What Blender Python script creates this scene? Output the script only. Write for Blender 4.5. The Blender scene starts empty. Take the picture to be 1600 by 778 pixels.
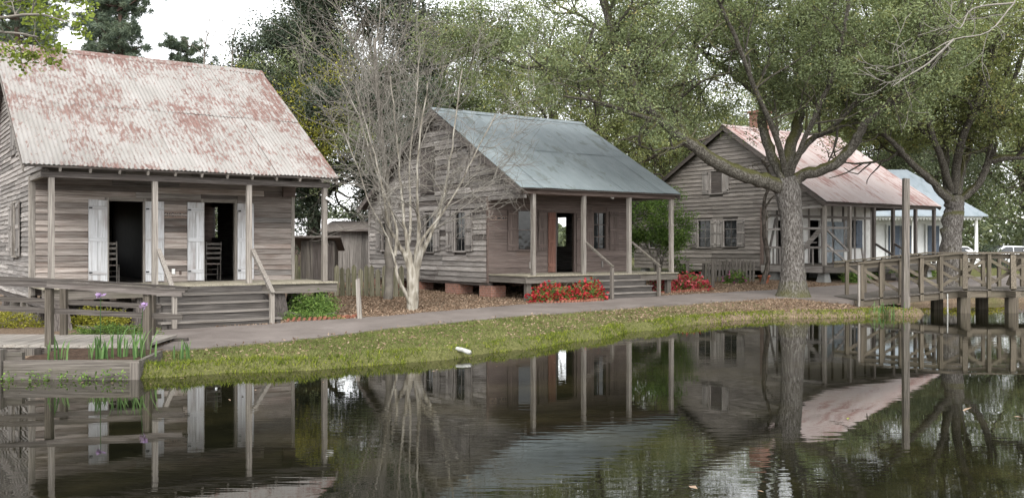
import bpy, math, random
import numpy as np
from mathutils import Vector

random.seed(11)
rng = np.random.default_rng(11)
R = math.radians
scene = bpy.context.scene
col = scene.collection

# ------------------------------------------------------------------ camera
F, V0, H = 1450.0, 385.0, 2.15           # focal length / horizon row in photograph pixels, eye height over the water
cam_d = bpy.data.cameras.new('camera')
cam = bpy.data.objects.new('camera', cam_d)
col.objects.link(cam)
cam.location = (0, 0, H)
cam.rotation_euler = (R(90), 0, 0)
cam_d.sensor_width = 36
cam_d.lens = 36 * F / 1600
cam_d.shift_y = -(389 - V0) / 1600
cam_d.clip_end = 2000
scene.camera = cam

# ------------------------------------------------------------------ sky, sun, exposure
SUN_EL, SUN_AZ = 48, 175                 # degrees; azimuth of the sun seen from above, clockwise from +Y
w = bpy.data.worlds.new('World')
scene.world = w
w.use_nodes = True
nt = w.node_tree
bg = nt.nodes['Background']
sky = nt.nodes.new('ShaderNodeTexSky')
sky.sky_type = 'NISHITA'
sky.sun_disc = False
sky.sun_elevation = R(SUN_EL)
sky.sun_rotation = R(SUN_AZ)
sky.air_density = 1.0
sky.dust_density = 1.5
sky.ozone_density = 1.0
hsv = nt.nodes.new('ShaderNodeHueSaturation')
hsv.inputs['Saturation'].default_value = 0.10
nt.links.new(sky.outputs[0], hsv.inputs['Color'])
nt.links.new(hsv.outputs[0], bg.inputs['Color'])
bg.inputs['Strength'].default_value = 0.15
sun_d = bpy.data.lights.new('sun', 'SUN')
sun_d.energy = 1.0
sun_d.angle = R(40)
sun_d.color = (1, .96, .9)
sun = bpy.data.objects.new('sun', sun_d)
col.objects.link(sun)
sd = Vector((math.sin(R(SUN_AZ)) * math.cos(R(SUN_EL)), math.cos(R(SUN_AZ)) * math.cos(R(SUN_EL)), math.sin(R(SUN_EL))))
sun.rotation_euler = sd.to_track_quat('Z', 'Y').to_euler()
sun.location = (0, 0, 40)
vs = scene.view_settings
vs.view_transform = 'Standard'
vs.look = 'None'
vs.exposure = 1.68
vs.gamma = 1
vs.use_curve_mapping = False
scene.cycles.max_bounces = 8
scene.cycles.diffuse_bounces = 4
scene.cycles.transparent_max_bounces = 8


# ------------------------------------------------------------------ helpers
def at(u, v, Y):
    """world point at depth Y for a photograph pixel"""
    return Vector(((u - 800) / F * Y, Y, H - (v - V0) / F * Y))


def tag(o, label=None, cat=None, group=None, kind=None):
    if label: o['label'] = label
    if cat: o['category'] = cat
    if group: o['group'] = group
    if kind: o['kind'] = kind
    return o


def empty(name, loc=(0, 0, 0), rz=0, label=None, cat=None, group=None):
    o = bpy.data.objects.new(name, None)
    col.objects.link(o)
    o.location = loc
    o.rotation_euler = (0, 0, rz)
    return tag(o, label, cat, group)


def mobj(name, v, f, mat, parent=None, smooth=False):
    me = bpy.data.meshes.new(name)
    me.from_pydata([tuple(p) for p in v], [], f)
    me.materials.append(mat)
    if smooth:
        me.polygons.foreach_set('use_smooth', [True] * len(me.polygons))
    me.update()
    o = bpy.data.objects.new(name, me)
    col.objects.link(o)
    if parent: o.parent = parent
    return o


HEXF = [(0, 3, 2, 1), (4, 5, 6, 7), (0, 1, 5, 4), (1, 2, 6, 5), (2, 3, 7, 6), (3, 0, 4, 7)]


class MB:
    """collects simple shapes into one mesh"""
    def __init__(s): s.v, s.f = [], []

    def hexa(s, p):
        n = len(s.v)
        s.v += [tuple(q) for q in p]
        s.f += [tuple(i + n for i in f) for f in HEXF]
        return s

    def box(s, x0, x1, y0, y1, z0, z1):
        return s.hexa([(x0, y0, z0), (x1, y0, z0), (x1, y1, z0), (x0, y1, z0), (x0, y0, z1), (x1, y0, z1), (x1, y1, z1), (x0, y1, z1)])

    def beam(s, p, q, w, h, up=(0, 0, 1)):
        p, q = Vector(p), Vector(q)
        d = (q - p).normalized()
        u = Vector(up)
        if abs(d.dot(u)) > .98: u = Vector((0, 1, 0))
        a = d.cross(u).normalized() * (w / 2)
        b = a.cross(d).normalized() * (h / 2)
        return s.hexa([p - a - b, p + a - b, q + a - b, q - a - b, p - a + b, p + a + b, q + a + b, q - a + b])

    def poly(s, pts, d):
        """prism: polygon pts pushed by vector d"""
        n, k = len(s.v), len(pts)
        d = Vector(d)
        s.v += [tuple(p) for p in pts] + [tuple(Vector(p) + d) for p in pts]
        s.f += [tuple(n + i for i in range(k))[::-1], tuple(n + k + i for i in range(k))]
        s.f += [(n + i, n + (i + 1) % k, n + k + (i + 1) % k, n + k + i) for i in range(k)]
        return s

    def lathe(s, c, prof, k=16):
        n = len(s.v)
        for r, z in prof:
            for i in range(k):
                a = 2 * math.pi * i / k
                s.v.append((c[0] + r * math.cos(a), c[1] + r * math.sin(a), c[2] + z))
        for j in range(len(prof) - 1):
            for i in range(k):
                s.f.append((n + j * k + i, n + j * k + (i + 1) % k, n + (j + 1) * k + (i + 1) % k, n + (j + 1) * k + i))
        return s

    def build(s, name, mat, parent=None, smooth=False):
        return mobj(name, s.v, s.f, mat, parent, smooth)


def box(name, x0, x1, y0, y1, z0, z1, mat, parent=None):
    return MB().box(x0, x1, y0, y1, z0, z1).build(name, mat, parent)


def beam(name, p, q, w, h, mat, parent=None, up=(0, 0, 1)):
    return MB().beam(p, q, w, h, up).build(name, mat, parent)


def tube(name, pts, r, mat, parent=None, k=8):
    return tubes_obj(name, [(np.array(pts, float), np.full(len(pts), r), k)], mat, parent)


# ------------------------------------------------------------------ materials
M = {}


def newmat(name):
    m = bpy.data.materials.new(name)
    m.use_nodes = True
    t = m.node_tree
    p = t.nodes['Principled BSDF']
    M[name] = m
    return m, t, p


def N(t, typ, **kw):
    n = t.nodes.new(typ)
    for k, v in kw.items():
        if k in n.inputs.keys(): n.inputs[k].default_value = v
        else: setattr(n, k, v)
    return n


def ramp(t, fac, stops):
    r = t.nodes.new('ShaderNodeValToRGB')
    e = r.color_ramp.elements
    while len(e) < len(stops): e.new(.5)
    for i, (p, c) in enumerate(stops):
        e[i].position = p
        e[i].color = (*c, 1)
    t.links.new(fac, r.inputs[0])
    return r.outputs[0]


def mixc(t, fac, a, b, mode='MIX'):
    m = t.nodes.new('ShaderNodeMix')
    m.data_type = 'RGBA'
    m.blend_type = mode
    for s, x in ((0, fac), (6, a), (7, b)):
        if isinstance(x, (int, float)): m.inputs[s].default_value = x
        elif isinstance(x, tuple): m.inputs[s].default_value = (*x, 1)
        else: t.links.new(x, m.inputs[s])
    return m.outputs[2]


def coords(t, scale, rnd=True, geo=False):
    if geo:
        out = t.nodes.new('ShaderNodeNewGeometry').outputs['Position']
    else:
        out = t.nodes.new('ShaderNodeTexCoord').outputs['Object']
    if rnd:
        oi = t.nodes.new('ShaderNodeObjectInfo')
        mul = N(t, 'ShaderNodeMath', operation='MULTIPLY')
        mul.inputs[1].default_value = 37.0
        t.links.new(oi.outputs['Random'], mul.inputs[0])
        add = N(t, 'ShaderNodeVectorMath', operation='ADD')
        t.links.new(out, add.inputs[0])
        t.links.new(mul.outputs[0], add.inputs[1])
        out = add.outputs[0]
    mp = t.nodes.new('ShaderNodeMapping')
    mp.inputs['Scale'].default_value = scale
    t.links.new(out, mp.inputs[0])
    return mp.outputs[0]


def noise(t, vec, scale=1, detail=4, rough=.6, dist=0):
    n = N(t, 'ShaderNodeTexNoise', Scale=scale, Detail=detail, Roughness=rough, Distortion=dist)
    t.links.new(vec, n.inputs['Vector'])
    return n.outputs['Fac']


def bump(t, p, h, strength=.3, dist=.01):
    b = N(t, 'ShaderNodeBump', Strength=strength, Distance=dist)
    t.links.new(h, b.inputs['Height'])
    t.links.new(b.outputs[0], p.inputs['Normal'])


def wood(name, dark, mid, light, axis, stain=(.07, .05, .04), stain_amt=.5, var=.5, rough=.85):
    m, t, p = newmat(name)
    sc = {'x': (.7, 34, 34), 'y': (34, .7, 34), 'z': (34, 34, .7)}[axis]
    g = noise(t, coords(t, sc), 1.6, 8, .65, .6)
    c = ramp(t, g, [(.33, dark), (.49, mid), (.66, light)])
    sc2 = {'x': (.7, 2.5, 2.5), 'y': (2.5, .7, 2.5), 'z': (2.5, 2.5, .7)}[axis]
    b = noise(t, coords(t, sc2), 1.3, 5, .6)
    bf = ramp(t, b, [(.5, (0, 0, 0)), (.78, (stain_amt,) * 3)])
    c = mixc(t, bf, c, stain)
    oi = t.nodes.new('ShaderNodeObjectInfo')
    rv = N(t, 'ShaderNodeMapRange')
    rv.inputs[3].default_value = 1 - var
    rv.inputs[4].default_value = 1 + var * .7
    t.links.new(oi.outputs['Random'], rv.inputs[0])
    hs = t.nodes.new('ShaderNodeHueSaturation')
    t.links.new(c, hs.inputs['Color'])
    t.links.new(rv.outputs[0], hs.inputs['Value'])
    t.links.new(hs.outputs[0], p.inputs['Base Color'])
    p.inputs['Roughness'].default_value = rough
    p.inputs['Specular IOR Level'].default_value = .2
    bump(t, p, g, .7, .012)
    return m


GREY = ((.075, .066, .06), (.235, .215, .198), (.40, .378, .355))
for ax in 'xyz':
    wood('grey_' + ax, *GREY, ax, var=.4)
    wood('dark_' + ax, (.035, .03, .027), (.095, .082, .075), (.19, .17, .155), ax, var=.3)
    wood('post_' + ax, (.09, .08, .07), (.225, .203, .18), (.36, .335, .30), ax, (.10, .08, .06), .4, .2)
    wood('dock_' + ax, (.045, .04, .035), (.11, .097, .085), (.19, .172, .15), ax, (.06, .06, .03), .5, .25)
    wood('paint_' + ax, (.29, .285, .28), (.49, .495, .505), (.57, .575, .59), ax, (.17, .12, .095), .75, .1)
    wood('brown_' + ax, (.055, .04, .034), (.13, .098, .084), (.21, .165, .145), ax, (.06, .04, .035), .5, .3)
    wood('red_' + ax, (.09, .045, .034), (.155, .078, .058), (.22, .12, .092), ax, (.08, .04, .03), .4, .2)
    wood('bridge_' + ax, (.04, .034, .026), (.105, .088, .067), (.17, .148, .114), ax, (.07, .07, .035), .5, .2)
wood('h3_y', (.07, .062, .055), (.185, .165, .148), (.30, .275, .25), 'y', (.06, .05, .04), .5, .3)
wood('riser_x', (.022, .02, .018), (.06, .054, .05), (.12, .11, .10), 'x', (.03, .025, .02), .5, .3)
wood('shed_z', (.06, .055, .05), (.145, .132, .12), (.235, .22, .20), 'z', (.05, .04, .035), .5, .35)
wood('rail_x', (.022, .019, .017), (.06, .052, .046), (.12, .107, .095), 'x', (.04, .035, .03), .5, .25)
wood('rail_z', (.032, .027, .022), (.08, .068, .054), (.145, .127, .105), 'z', (.05, .045, .03), .5, .2)
wood('front_x', (.105, .085, .073), (.265, .228, .202), (.41, .37, .34), 'x', (.14, .085, .065), .7, .62)
wood('floor_y', (.14, .125, .095), (.26, .235, .18), (.36, .335, .27), 'y', (.12, .11, .07), .4, .1)
wood('mossy_z', (.06, .06, .035), (.16, .15, .10), (.30, .28, .22), 'z', (.09, .10, .03), .7, .35)
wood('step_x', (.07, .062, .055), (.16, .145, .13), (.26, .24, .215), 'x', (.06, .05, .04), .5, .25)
wood('walk_y', (.14, .125, .105), (.235, .215, .19), (.31, .29, .265), 'y', (.2, .17, .13), .4, .15)


def plain(name, c, rough=.7, spec=.3, metal=0.0, var=.25, scale=4.0, bmp=.2, emit=None):
    m, t, p = newmat(name)
    n = noise(t, coords(t, (scale,) * 3), 1, 6, .65)
    lo = tuple(x * (1 - var) for x in c)
    hi = tuple(min(1, x * (1 + var)) for x in c)
    t.links.new(ramp(t, n, [(.3, lo), (.7, hi)]), p.inputs['Base Color'])
    p.inputs['Roughness'].default_value = rough
    p.inputs['Specular IOR Level'].default_value = spec
    p.inputs['Metallic'].default_value = metal
    if bmp: bump(t, p, n, bmp, .02)
    return m


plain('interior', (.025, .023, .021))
plain('plaster', (.62, .61, .58), .9, .1, var=.18, scale=2.5)
plain('white_paint', (.72, .73, .72), .6, .3, var=.08)
plain('blue_shutter', (.07, .09, .12), .6, .3)
plain('door_grey', (.20, .23, .25), .7, .3)
plain('black_iron', (.012, .012, .013), .5, .5, bmp=0)
plain('white_plastic', (.72, .72, .70), .4, .4, var=.1)
plain('pvc', (.36, .36, .34), .5, .4, var=.3, scale=12)
plain('terracotta', (.36, .13, .075), .8, .2)
plain('soil', (.055, .038, .028), .95, .05, var=.5, scale=14, bmp=.8)
plain('concrete_pier', (.22, .22, .21), .9, .1)
plain('bark_pine', (.08, .055, .045), .95, .05, var=.5, scale=8, bmp=1)
plain('bark_twig', (.16, .145, .125), .9, .1, var=.35, scale=3)
plain('bark_twig2', (.17, .158, .138), .9, .1, var=.35, scale=3)
plain('bark_pale', (.19, .175, .155), .9, .1, var=.3, scale=3)
plain('car_paint', (.75, .76, .78), .25, .5, var=.03, bmp=0)
plain('rubber', (.02, .02, .02), .8, .2)
plain('alloy', (.45, .45, .46), .35, .5, .8, bmp=0)
plain('cloth_white', (.55, .54, .52), .9, .1, var=.1)
plain('far_roof_white', (.62, .62, .63), .7, .2, var=.08)
plain('sign_board', (.20, .15, .125), .8, .2)
m, t, p = newmat('glass_dark')
p.inputs['Base Color'].default_value = (.012, .014, .015, 1)
p.inputs['Roughness'].default_value = .06
p.inputs['Specular IOR Level'].default_value = .6
n = noise(t, coords(t, (2, 2, 2)), 1, 2)
bump(t, p, n, .12, .05)


def brick_mat(name, c1, c2, mortar, sc):
    m, t, p = newmat(name)
    b = t.nodes.new('ShaderNodeTexBrick')
    tc = t.nodes.new('ShaderNodeTexCoord')
    sx = t.nodes.new('ShaderNodeSeparateXYZ')
    t.links.new(tc.outputs['Object'], sx.inputs[0])
    ad = N(t, 'ShaderNodeMath', operation='ADD')
    t.links.new(sx.outputs[0], ad.inputs[0])
    t.links.new(sx.outputs[1], ad.inputs[1])
    cb = t.nodes.new('ShaderNodeCombineXYZ')
    t.links.new(ad.outputs[0], cb.inputs[0])
    t.links.new(sx.outputs[2], cb.inputs[1])
    t.links.new(cb.outputs[0], b.inputs['Vector'])
    b.inputs['Scale'].default_value = sc
    b.inputs['Color1'].default_value = (*c1, 1)
    b.inputs['Color2'].default_value = (*c2, 1)
    b.inputs['Mortar'].default_value = (*mortar, 1)
    b.inputs['Mortar Size'].default_value = .02
    n = noise(t, coords(t, (5, 5, 5)), 1, 5)
    c = mixc(t, ramp(t, n, [(.45, (0, 0, 0)), (.75, (.6,) * 3)]), b.outputs[0], (.08, .06, .05))
    t.links.new(c, p.inputs['Base Color'])
    p.inputs['Roughness'].default_value = .9
    bump(t, p, b.outputs['Fac'], -.4, .01)


brick_mat('brick_pier', (.30, .13, .085), (.22, .10, .07), (.26, .23, .2), 3.0)
plain('brick_piece', (.21, .09, .06), .9, .1, var=.4, scale=6)


def roof_mat(name, base, base2, rust1, rust2, amt, stretch, metal=.25, rough=.55):
    m, t, p = newmat(name)
    v = coords(t, stretch)
    n1 = noise(t, v, 1.0, 9, .68, .4)
    v2 = coords(t, (.45, .35, .35), rnd=False)
    n2 = noise(t, v2, 1.0, 4, .6)
    ad = N(t, 'ShaderNodeMath', operation='MULTIPLY_ADD')
    t.links.new(n2, ad.inputs[0])
    ad.inputs[1].default_value = .75
    t.links.new(n1, ad.inputs[2])
    sb = N(t, 'ShaderNodeMath', operation='SUBTRACT')
    t.links.new(ad.outputs[0], sb.inputs[0])
    sb.inputs[1].default_value = .4
    lo = .6 - amt * .1
    fac = ramp(t, sb.outputs[0], [(lo - .02, (0, 0, 0)), (lo + .01, (.55,) * 3), (lo + .10, (.95,) * 3)])
    b = ramp(t, noise(t, coords(t, (2.2, .8, .8)), 1, 5), [(.3, base), (.7, base2)])
    r = ramp(t, noise(t, coords(t, (9, 4, 4)), 1, 4), [(.3, rust1), (.7, rust2)])
    t.links.new(mixc(t, fac, b, r), p.inputs['Base Color'])
    p.inputs['Roughness'].default_value = rough
    p.inputs['Metallic'].default_value = metal
    p.inputs['Specular IOR Level'].default_value = .3
    bump(t, p, n1, .15, .01)


roof_mat('tin_rusty', (.21, .198, .182), (.29, .275, .26), (.115, .058, .046), (.175, .102, .086), 1.25, (13, 3.6, 3.6), .1, .65)
roof_mat('tin_blue', (.165, .195, .205), (.225, .26, .27), (.11, .13, .125), (.14, .16, .15), .62, (3, 1.2, 1.2), .15, .5)
roof_mat('tin_pink', (.35, .285, .265), (.42, .365, .35), (.20, .10, .085), (.28, .165, .145), .95, (7, .8, .8), .1, .6)
roof_mat('tin_pale', (.20, .235, .265), (.25, .285, .31), (.16, .2, .22), (.19, .22, .24), .4, (3, 1, 1), .15, .5)


def bark_mat(name, dark, mid, light, moss=0.0, sc=(5, 5, 1.4), bstr=.9):
    m, t, p = newmat(name)
    v = coords(t, sc, rnd=False, geo=True)
    vo = N(t, 'ShaderNodeTexVoronoi', Scale=3.2)
    nn = noise(t, v, 1.5, 6, .7)
    vm = N(t, 'ShaderNodeVectorMath', operation='ADD')
    t.links.new(v, vm.inputs[0])
    sc3 = N(t, 'ShaderNodeVectorMath', operation='SCALE')
    nc = N(t, 'ShaderNodeTexNoise', Scale=2.0, Detail=3)
    t.links.new(v, nc.inputs['Vector'])
    t.links.new(nc.outputs['Color'], sc3.inputs[0])
    sc3.inputs['Scale'].default_value = .8
    t.links.new(sc3.outputs[0], vm.inputs[1])
    t.links.new(vm.outputs[0], vo.inputs['Vector'])
    mx = N(t, 'ShaderNodeMath', operation='MULTIPLY')
    t.links.new(vo.outputs['Distance'], mx.inputs[0])
    t.links.new(nn, mx.inputs[1])
    c = ramp(t, mx.outputs[0], [(.05, dark), (.22, mid), (.45, light)])
    if moss:
        g = t.nodes.new('ShaderNodeNewGeometry')
        sx = t.nodes.new('ShaderNodeSeparateXYZ')
        t.links.new(g.outputs['Normal'], sx.inputs[0])
        n2 = noise(t, coords(t, (2, 2, 2), rnd=False, geo=True), 1, 5)
        ad = N(t, 'ShaderNodeMath', operation='ADD')
        t.links.new(sx.outputs[2], ad.inputs[0])
        t.links.new(n2, ad.inputs[1])
        fac = ramp(t, ad.outputs[0], [(.62, (0, 0, 0)), (1.0, (moss,) * 3)])
        c = mixc(t, fac, c, (.075, .075, .022))
    t.links.new(c, p.inputs['Base Color'])
    p.inputs['Roughness'].default_value = .95
    p.inputs['Specular IOR Level'].default_value = .1
    bump(t, p, mx.outputs[0], bstr, .06)


bark_mat('bark_oak', (.035, .03, .026), (.095, .086, .077), (.20, .188, .175), .7, (8, 8, 2.6))
bark_mat('bark_limb', (.033, .029, .024), (.085, .077, .064), (.175, .163, .14), .8, (8, 8, 5))
bark_mat('bark_dark', (.025, .021, .018), (.07, .06, .05), (.14, .12, .105), .3)
bark_mat('bark_myrtle', (.10, .088, .07), (.21, .19, .155), (.34, .32, .28), 0, (3, 3, .7), .35)


def leafmat(name, stops, trans=.3):
    m, t, p = newmat(name)
    a = N(t, 'ShaderNodeAttribute', attribute_name='shade')
    c = ramp(t, a.outputs['Fac'], stops)
    t.links.new(c, p.inputs['Base Color'])
    p.inputs['Roughness'].default_value = .75
    p.inputs['Specular IOR Level'].default_value = .08
    tr = t.nodes.new('ShaderNodeBsdfTranslucent')
    t.links.new(mixc(t, 1.0, c, (1.0, 1.0, .6), 'MULTIPLY'), tr.inputs['Color'])
    ms = t.nodes.new('ShaderNodeMixShader')
    ms.inputs[0].default_value = trans
    t.links.new(p.outputs[0], ms.inputs[1])
    t.links.new(tr.outputs[0], ms.inputs[2])
    t.links.new(ms.outputs[0], t.nodes['Material Output'].inputs[0])


leafmat('leaf_oak', [(0, (.09, .115, .06)), (.45, (.20, .24, .13)), (.8, (.30, .34, .175)), (1, (.36, .32, .14))], .4)
leafmat('leaf_oak2', [(0, (.095, .12, .05)), (.45, (.21, .24, .105)), (.8, (.32, .335, .145)), (1, (.38, .31, .12))], .4)
leafmat('leaf_magnolia', [(0, (.035, .047, .036)), (.5, (.07, .09, .064)), (1, (.14, .165, .11))])
leafmat('leaf_pine', [(0, (.06, .085, .066)), (.5, (.125, .16, .118)), (1, (.20, .24, .165))])
leafmat('leaf_spring', [(0, (.12, .16, .03)), (.5, (.22, .28, .06)), (1, (.33, .39, .10))], .4)
leafmat('leaf_bush', [(0, (.045, .08, .022)), (.5, (.115, .19, .048)), (1, (.23, .32, .085))])
leafmat('leaf_gold', [(0, (.12, .13, .02)), (.5, (.25, .25, .04)), (1, (.40, .36, .07))])
leafmat('leaf_far', [(0, (.07, .085, .055)), (.5, (.125, .15, .09)), (1, (.20, .22, .12))])
leafmat('leaf_dead', [(0, (.07, .044, .03)), (.5, (.19, .13, .09)), (1, (.38, .29, .21))], .1)
leafmat('grass', [(0, (.055, .075, .02)), (.5, (.13, .16, .045)), (1, (.26, .255, .11))], .3)
leafmat('moss', [(0, (.04, .058, .011)), (.5, (.125, .16, .024)), (1, (.30, .325, .05))], .3)
leafmat('iris_leaf', [(0, (.045, .095, .035)), (.5, (.09, .165, .055)), (1, (.165, .26, .10))], .3)
leafmat('petal_red', [(0, (.20, .010, .016)), (.5, (.38, .026, .036)), (1, (.55, .09, .095))], .25)
leafmat('petal_pink', [(0, (.26, .02, .035)), (.5, (.44, .06, .08)), (1, (.6, .17, .19))], .25)
leafmat('petal_violet', [(0, (.22, .14, .30)), (.5, (.36, .25, .45)), (1, (.52, .42, .58))], .3)
leafmat('petal_magenta', [(0, (.40, .08, .28)), (.5, (.60, .16, .42)), (1, (.75, .35, .6))], .3)

# ground: leaf litter, soil and thin grass
m, t, p = newmat('ground')
v = coords(t, (1, 1, 1), rnd=False, geo=True)
fine = noise(t, v, 22, 6, .75)
big = noise(t, v, .55, 5, .6)
litter = ramp(t, fine, [(.3, (.055, .039, .027)), (.5, (.145, .105, .074)), (.72, (.27, .21, .15))])
lawn = ramp(t, fine, [(.3, (.04, .042, .015)), (.5, (.09, .092, .034)), (.72, (.16, .15, .065))])
a = N(t, 'ShaderNodeAttribute', attribute_name='lawn')
ad = N(t, 'ShaderNodeMath', operation='MULTIPLY_ADD')
t.links.new(big, ad.inputs[0]); ad.inputs[1].default_value = .9
t.links.new(a.outputs['Fac'], ad.inputs[2])
fac = ramp(t, ad.outputs[0], [(.72, (0, 0, 0)), (1.15 / 1.2, (1, 1, 1))])
t.links.new(mixc(t, fac, litter, lawn), p.inputs['Base Color'])
p.inputs['Roughness'].default_value = .95
p.inputs['Specular IOR Level'].default_value = .1
bump(t, p, fine, .8, .03)

# path: stained pinkish concrete
m, t, p = newmat('path')
v = coords(t, (1, 1, 1), rnd=False, geo=True)
n1 = noise(t, v, .9, 6, .65)
n2 = noise(t, v, 40, 3, .7)
c = ramp(t, n1, [(.3, (.125, .109, .098)), (.55, (.178, .158, .144)), (.75, (.22, .197, .182))])
n3 = noise(t, coords(t, (.35, .35, .35), rnd=False, geo=True), 1.0, 8, .75, 1.2)
c = mixc(t, ramp(t, n3, [(.46, (0, 0, 0)), (.62, (.55,) * 3)]), c, (.085, .07, .06))
c = mixc(t, .5, c, ramp(t, n2, [(.3, (.12, .10, .09)), (.7, (.5, .45, .43))]), 'OVERLAY')
t.links.new(c, p.inputs['Base Color'])
p.inputs['Roughness'].default_value = .85
bump(t, p, n2, .3, .005)

# pond: murky water with wind ripples
m, t, p = newmat('water')
geo = coords(t, (1, 1, 1), rnd=False, geo=True)
murk = noise(t, geo, .55, 5, .6)
t.links.new(ramp(t, murk, [(.35, (.004, .0042, .0026)), (.5, (.008, .008, .0042)), (.7, (.022, .0195, .009))]), p.inputs['Base Color'])
p.inputs['Roughness'].default_value = .015
p.inputs['IOR'].default_value = 1.4
p.inputs['Specular IOR Level'].default_value = 1.0
rip = noise(t, coords(t, (1.6, 8.0, 1), rnd=False, geo=True), 1.0, 2, .5, .3)
rip2 = noise(t, coords(t, (.5, 1.6, 1), rnd=False, geo=True), 1.0, 2, .5)
gust = noise(t, coords(t, (.10, .16, 1), rnd=False, geo=True), 1.0, 2, .5)
gf = N(t, 'ShaderNodeMapRange')
gf.inputs[1].default_value = .42; gf.inputs[2].default_value = .62
gf.inputs[3].default_value = .10; gf.inputs[4].default_value = 1.0
t.links.new(gust, gf.inputs[0])
mu = N(t, 'ShaderNodeMath', operation='MULTIPLY')
t.links.new(rip, mu.inputs[0]); t.links.new(gf.outputs[0], mu.inputs[1])
ad = N(t, 'ShaderNodeMath', operation='MULTIPLY_ADD')
t.links.new(rip2, ad.inputs[0]); ad.inputs[1].default_value = .5
t.links.new(mu.outputs[0], ad.inputs[2])
bump(t, p, ad.outputs[0], .2, .009)


# ------------------------------------------------------------------ ground and water
POND = np.array([(-60, -40), (-60, 17.2), (-14, 17.0), (-8.6, 16.4), (-8.2, 15.25), (-6.2, 15.2), (-5.98, 15.36), (-4.36, 15.8), (-2.3, 16.85), (-.8, 18.2),
                 (1.43, 20.8), (3.26, 23.6), (5.4, 26.0), (7.7, 27.8), (9.6, 27.9), (11.2, 28.7), (12.5, 28.75), (13.1, 29.6), (13.2, 31.0), (13.4, 33.6), (15.5, 35.0),
                 (19, 35.3), (24, 34.5), (30, 30), (60, 26), (60, -40)], float)


def poly_sd(P, poly):
    """signed distance: positive outside the polygon"""
    d = np.full(len(P), 1e9)
    ins = np.zeros(len(P), bool)
    for i in range(len(poly)):
        a, b = poly[i], poly[(i + 1) % len(poly)]
        e = b - a
        w_ = P - a
        tt = np.clip((w_ @ e) / (e @ e), 0, 1)
        d = np.minimum(d, np.hypot(*(w_ - tt[:, None] * e).T))
        c1 = (a[1] > P[:, 1]) != (b[1] > P[:, 1])
        xs = a[0] + (P[:, 1] - a[1]) / (e[1] if e[1] else 1e-9) * e[0]
        ins ^= c1 & (P[:, 0] < xs)
    return np.where(ins, -d, d)


def wob(P):
    x, y = P[:, 0], P[:, 1]
    return .10 * np.sin(2.1 * x + 1.3 * y) + .05 * np.sin(4.7 * x - 3.1 * y + 1) + .03 * np.sin(9.3 * x + 7 * y + 2)


def gheight(P):
    P = np.atleast_2d(np.asarray(P, float))
    d = poly_sd(P, POND) + wob(P)
    base = np.clip(.25 + .0165 * (P[:, 1] - 22.5), .2, .75)
    sm = lambda x: np.clip(x, 0, 1) ** 2 * (3 - 2 * np.clip(x, 0, 1))
    lump = .5 + .5 * np.sin(P[:, 0] * 5.3 + 2 * np.sin(P[:, 1] * 3.1)) * np.sin(P[:, 1] * 6.1 + P[:, 0] * 2.2)
    base = base + .02 * (lump - .5)
    z = np.where(d > 0, (.10 + .07 * lump) * sm(d / .1) * (1 - sm((d - .15) / .5)) * .6 + .11 * sm(d / .22) + (base - .11) * sm((d + .3) / 3.8), np.maximum(d * .9, -.7))
    return z


def gz(x, y): return float(gheight([(x, y)])[0])


gx = np.concatenate([[-900, -400, -200, -110, -70, -45, -30, -22], np.arange(-17, -9, .4), np.arange(-9, 14, .115), np.arange(14, 24.01, .3), [27, 31, 36, 44, 55, 75, 110, 200, 400, 900]])
gy = np.concatenate([[-300, -60, -20, 0, 8, 12], np.arange(14, 32, .115), np.arange(32, 40.01, .25), [41, 42.5, 45, 48, 52, 57, 63, 72, 85, 110, 160, 300, 900, 1500]])
GX, GY = np.meshgrid(gx, gy)
GP = np.stack([GX.ravel(), GY.ravel()], 1)
GZ = gheight(GP)
nx, ny = len(gx), len(gy)
ii = np.arange(nx * ny).reshape(ny, nx)
gf_ = np.stack([ii[:-1, :-1], ii[:-1, 1:], ii[1:, 1:], ii[1:, :-1]], -1).reshape(-1, 4)


def np_mesh(name, v, f, mat, parent=None, smooth=False, face_attr=None, pt_attr=None):
    me = bpy.data.meshes.new(name)
    k = f.shape[1]
    me.vertices.add(len(v)); me.loops.add(f.size); me.polygons.add(len(f))
    me.vertices.foreach_set('co', np.ascontiguousarray(v, np.float32).ravel())
    me.loops.foreach_set('vertex_index', np.ascontiguousarray(f, np.int32).ravel())
    me.polygons.foreach_set('loop_start', np.arange(0, f.size, k, dtype=np.int32))
    me.polygons.foreach_set('use_smooth', np.full(len(f), smooth))
    for nm, dom, arr in (([(*face_attr[:1], 'FACE', face_attr[1])] if face_attr else []) + ([(*pt_attr[:1], 'POINT', pt_attr[1])] if pt_attr else [])):
        at_ = me.attributes.new(nm, 'FLOAT', dom)
        at_.data.foreach_set('value', np.ascontiguousarray(arr, np.float32))
    me.materials.append(mat)
    me.update(calc_edges=True)
    o = bpy.data.objects.new(name, me)
    col.objects.link(o)
    if parent: o.parent = parent
    return o


PATH_LO = [(-6.9, 17.15), (-6.25, 17.6), (-4.78, 18.74), (-2.97, 21.3), (0, 24.5), (3.83, 27.9), (7.0, 30.3), (9.3, 31.3), (11.25, 30.2)]
PATH = np.array(PATH_LO + [(11.25, 32.2), (12.6, 33.5), (14.5, 36.3), (19.5, 37.2), (26, 36.8), (45, 36), (45, 56), (34, 54), (24, 46.5), (14.6, 39.2), (9.71, 35.4), (3.41, 31.1), (0, 28.2),
                           (-3.36, 24.6), (-5.3, 23.1), (-5.9, 22.5), (-8.2, 20.8), (-8.4, 20.0), (-7.3, 19.3), (-6.9, 19.0)], float)
dpond = poly_sd(GP, POND)
dpath = poly_sd(GP, PATH)
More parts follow.
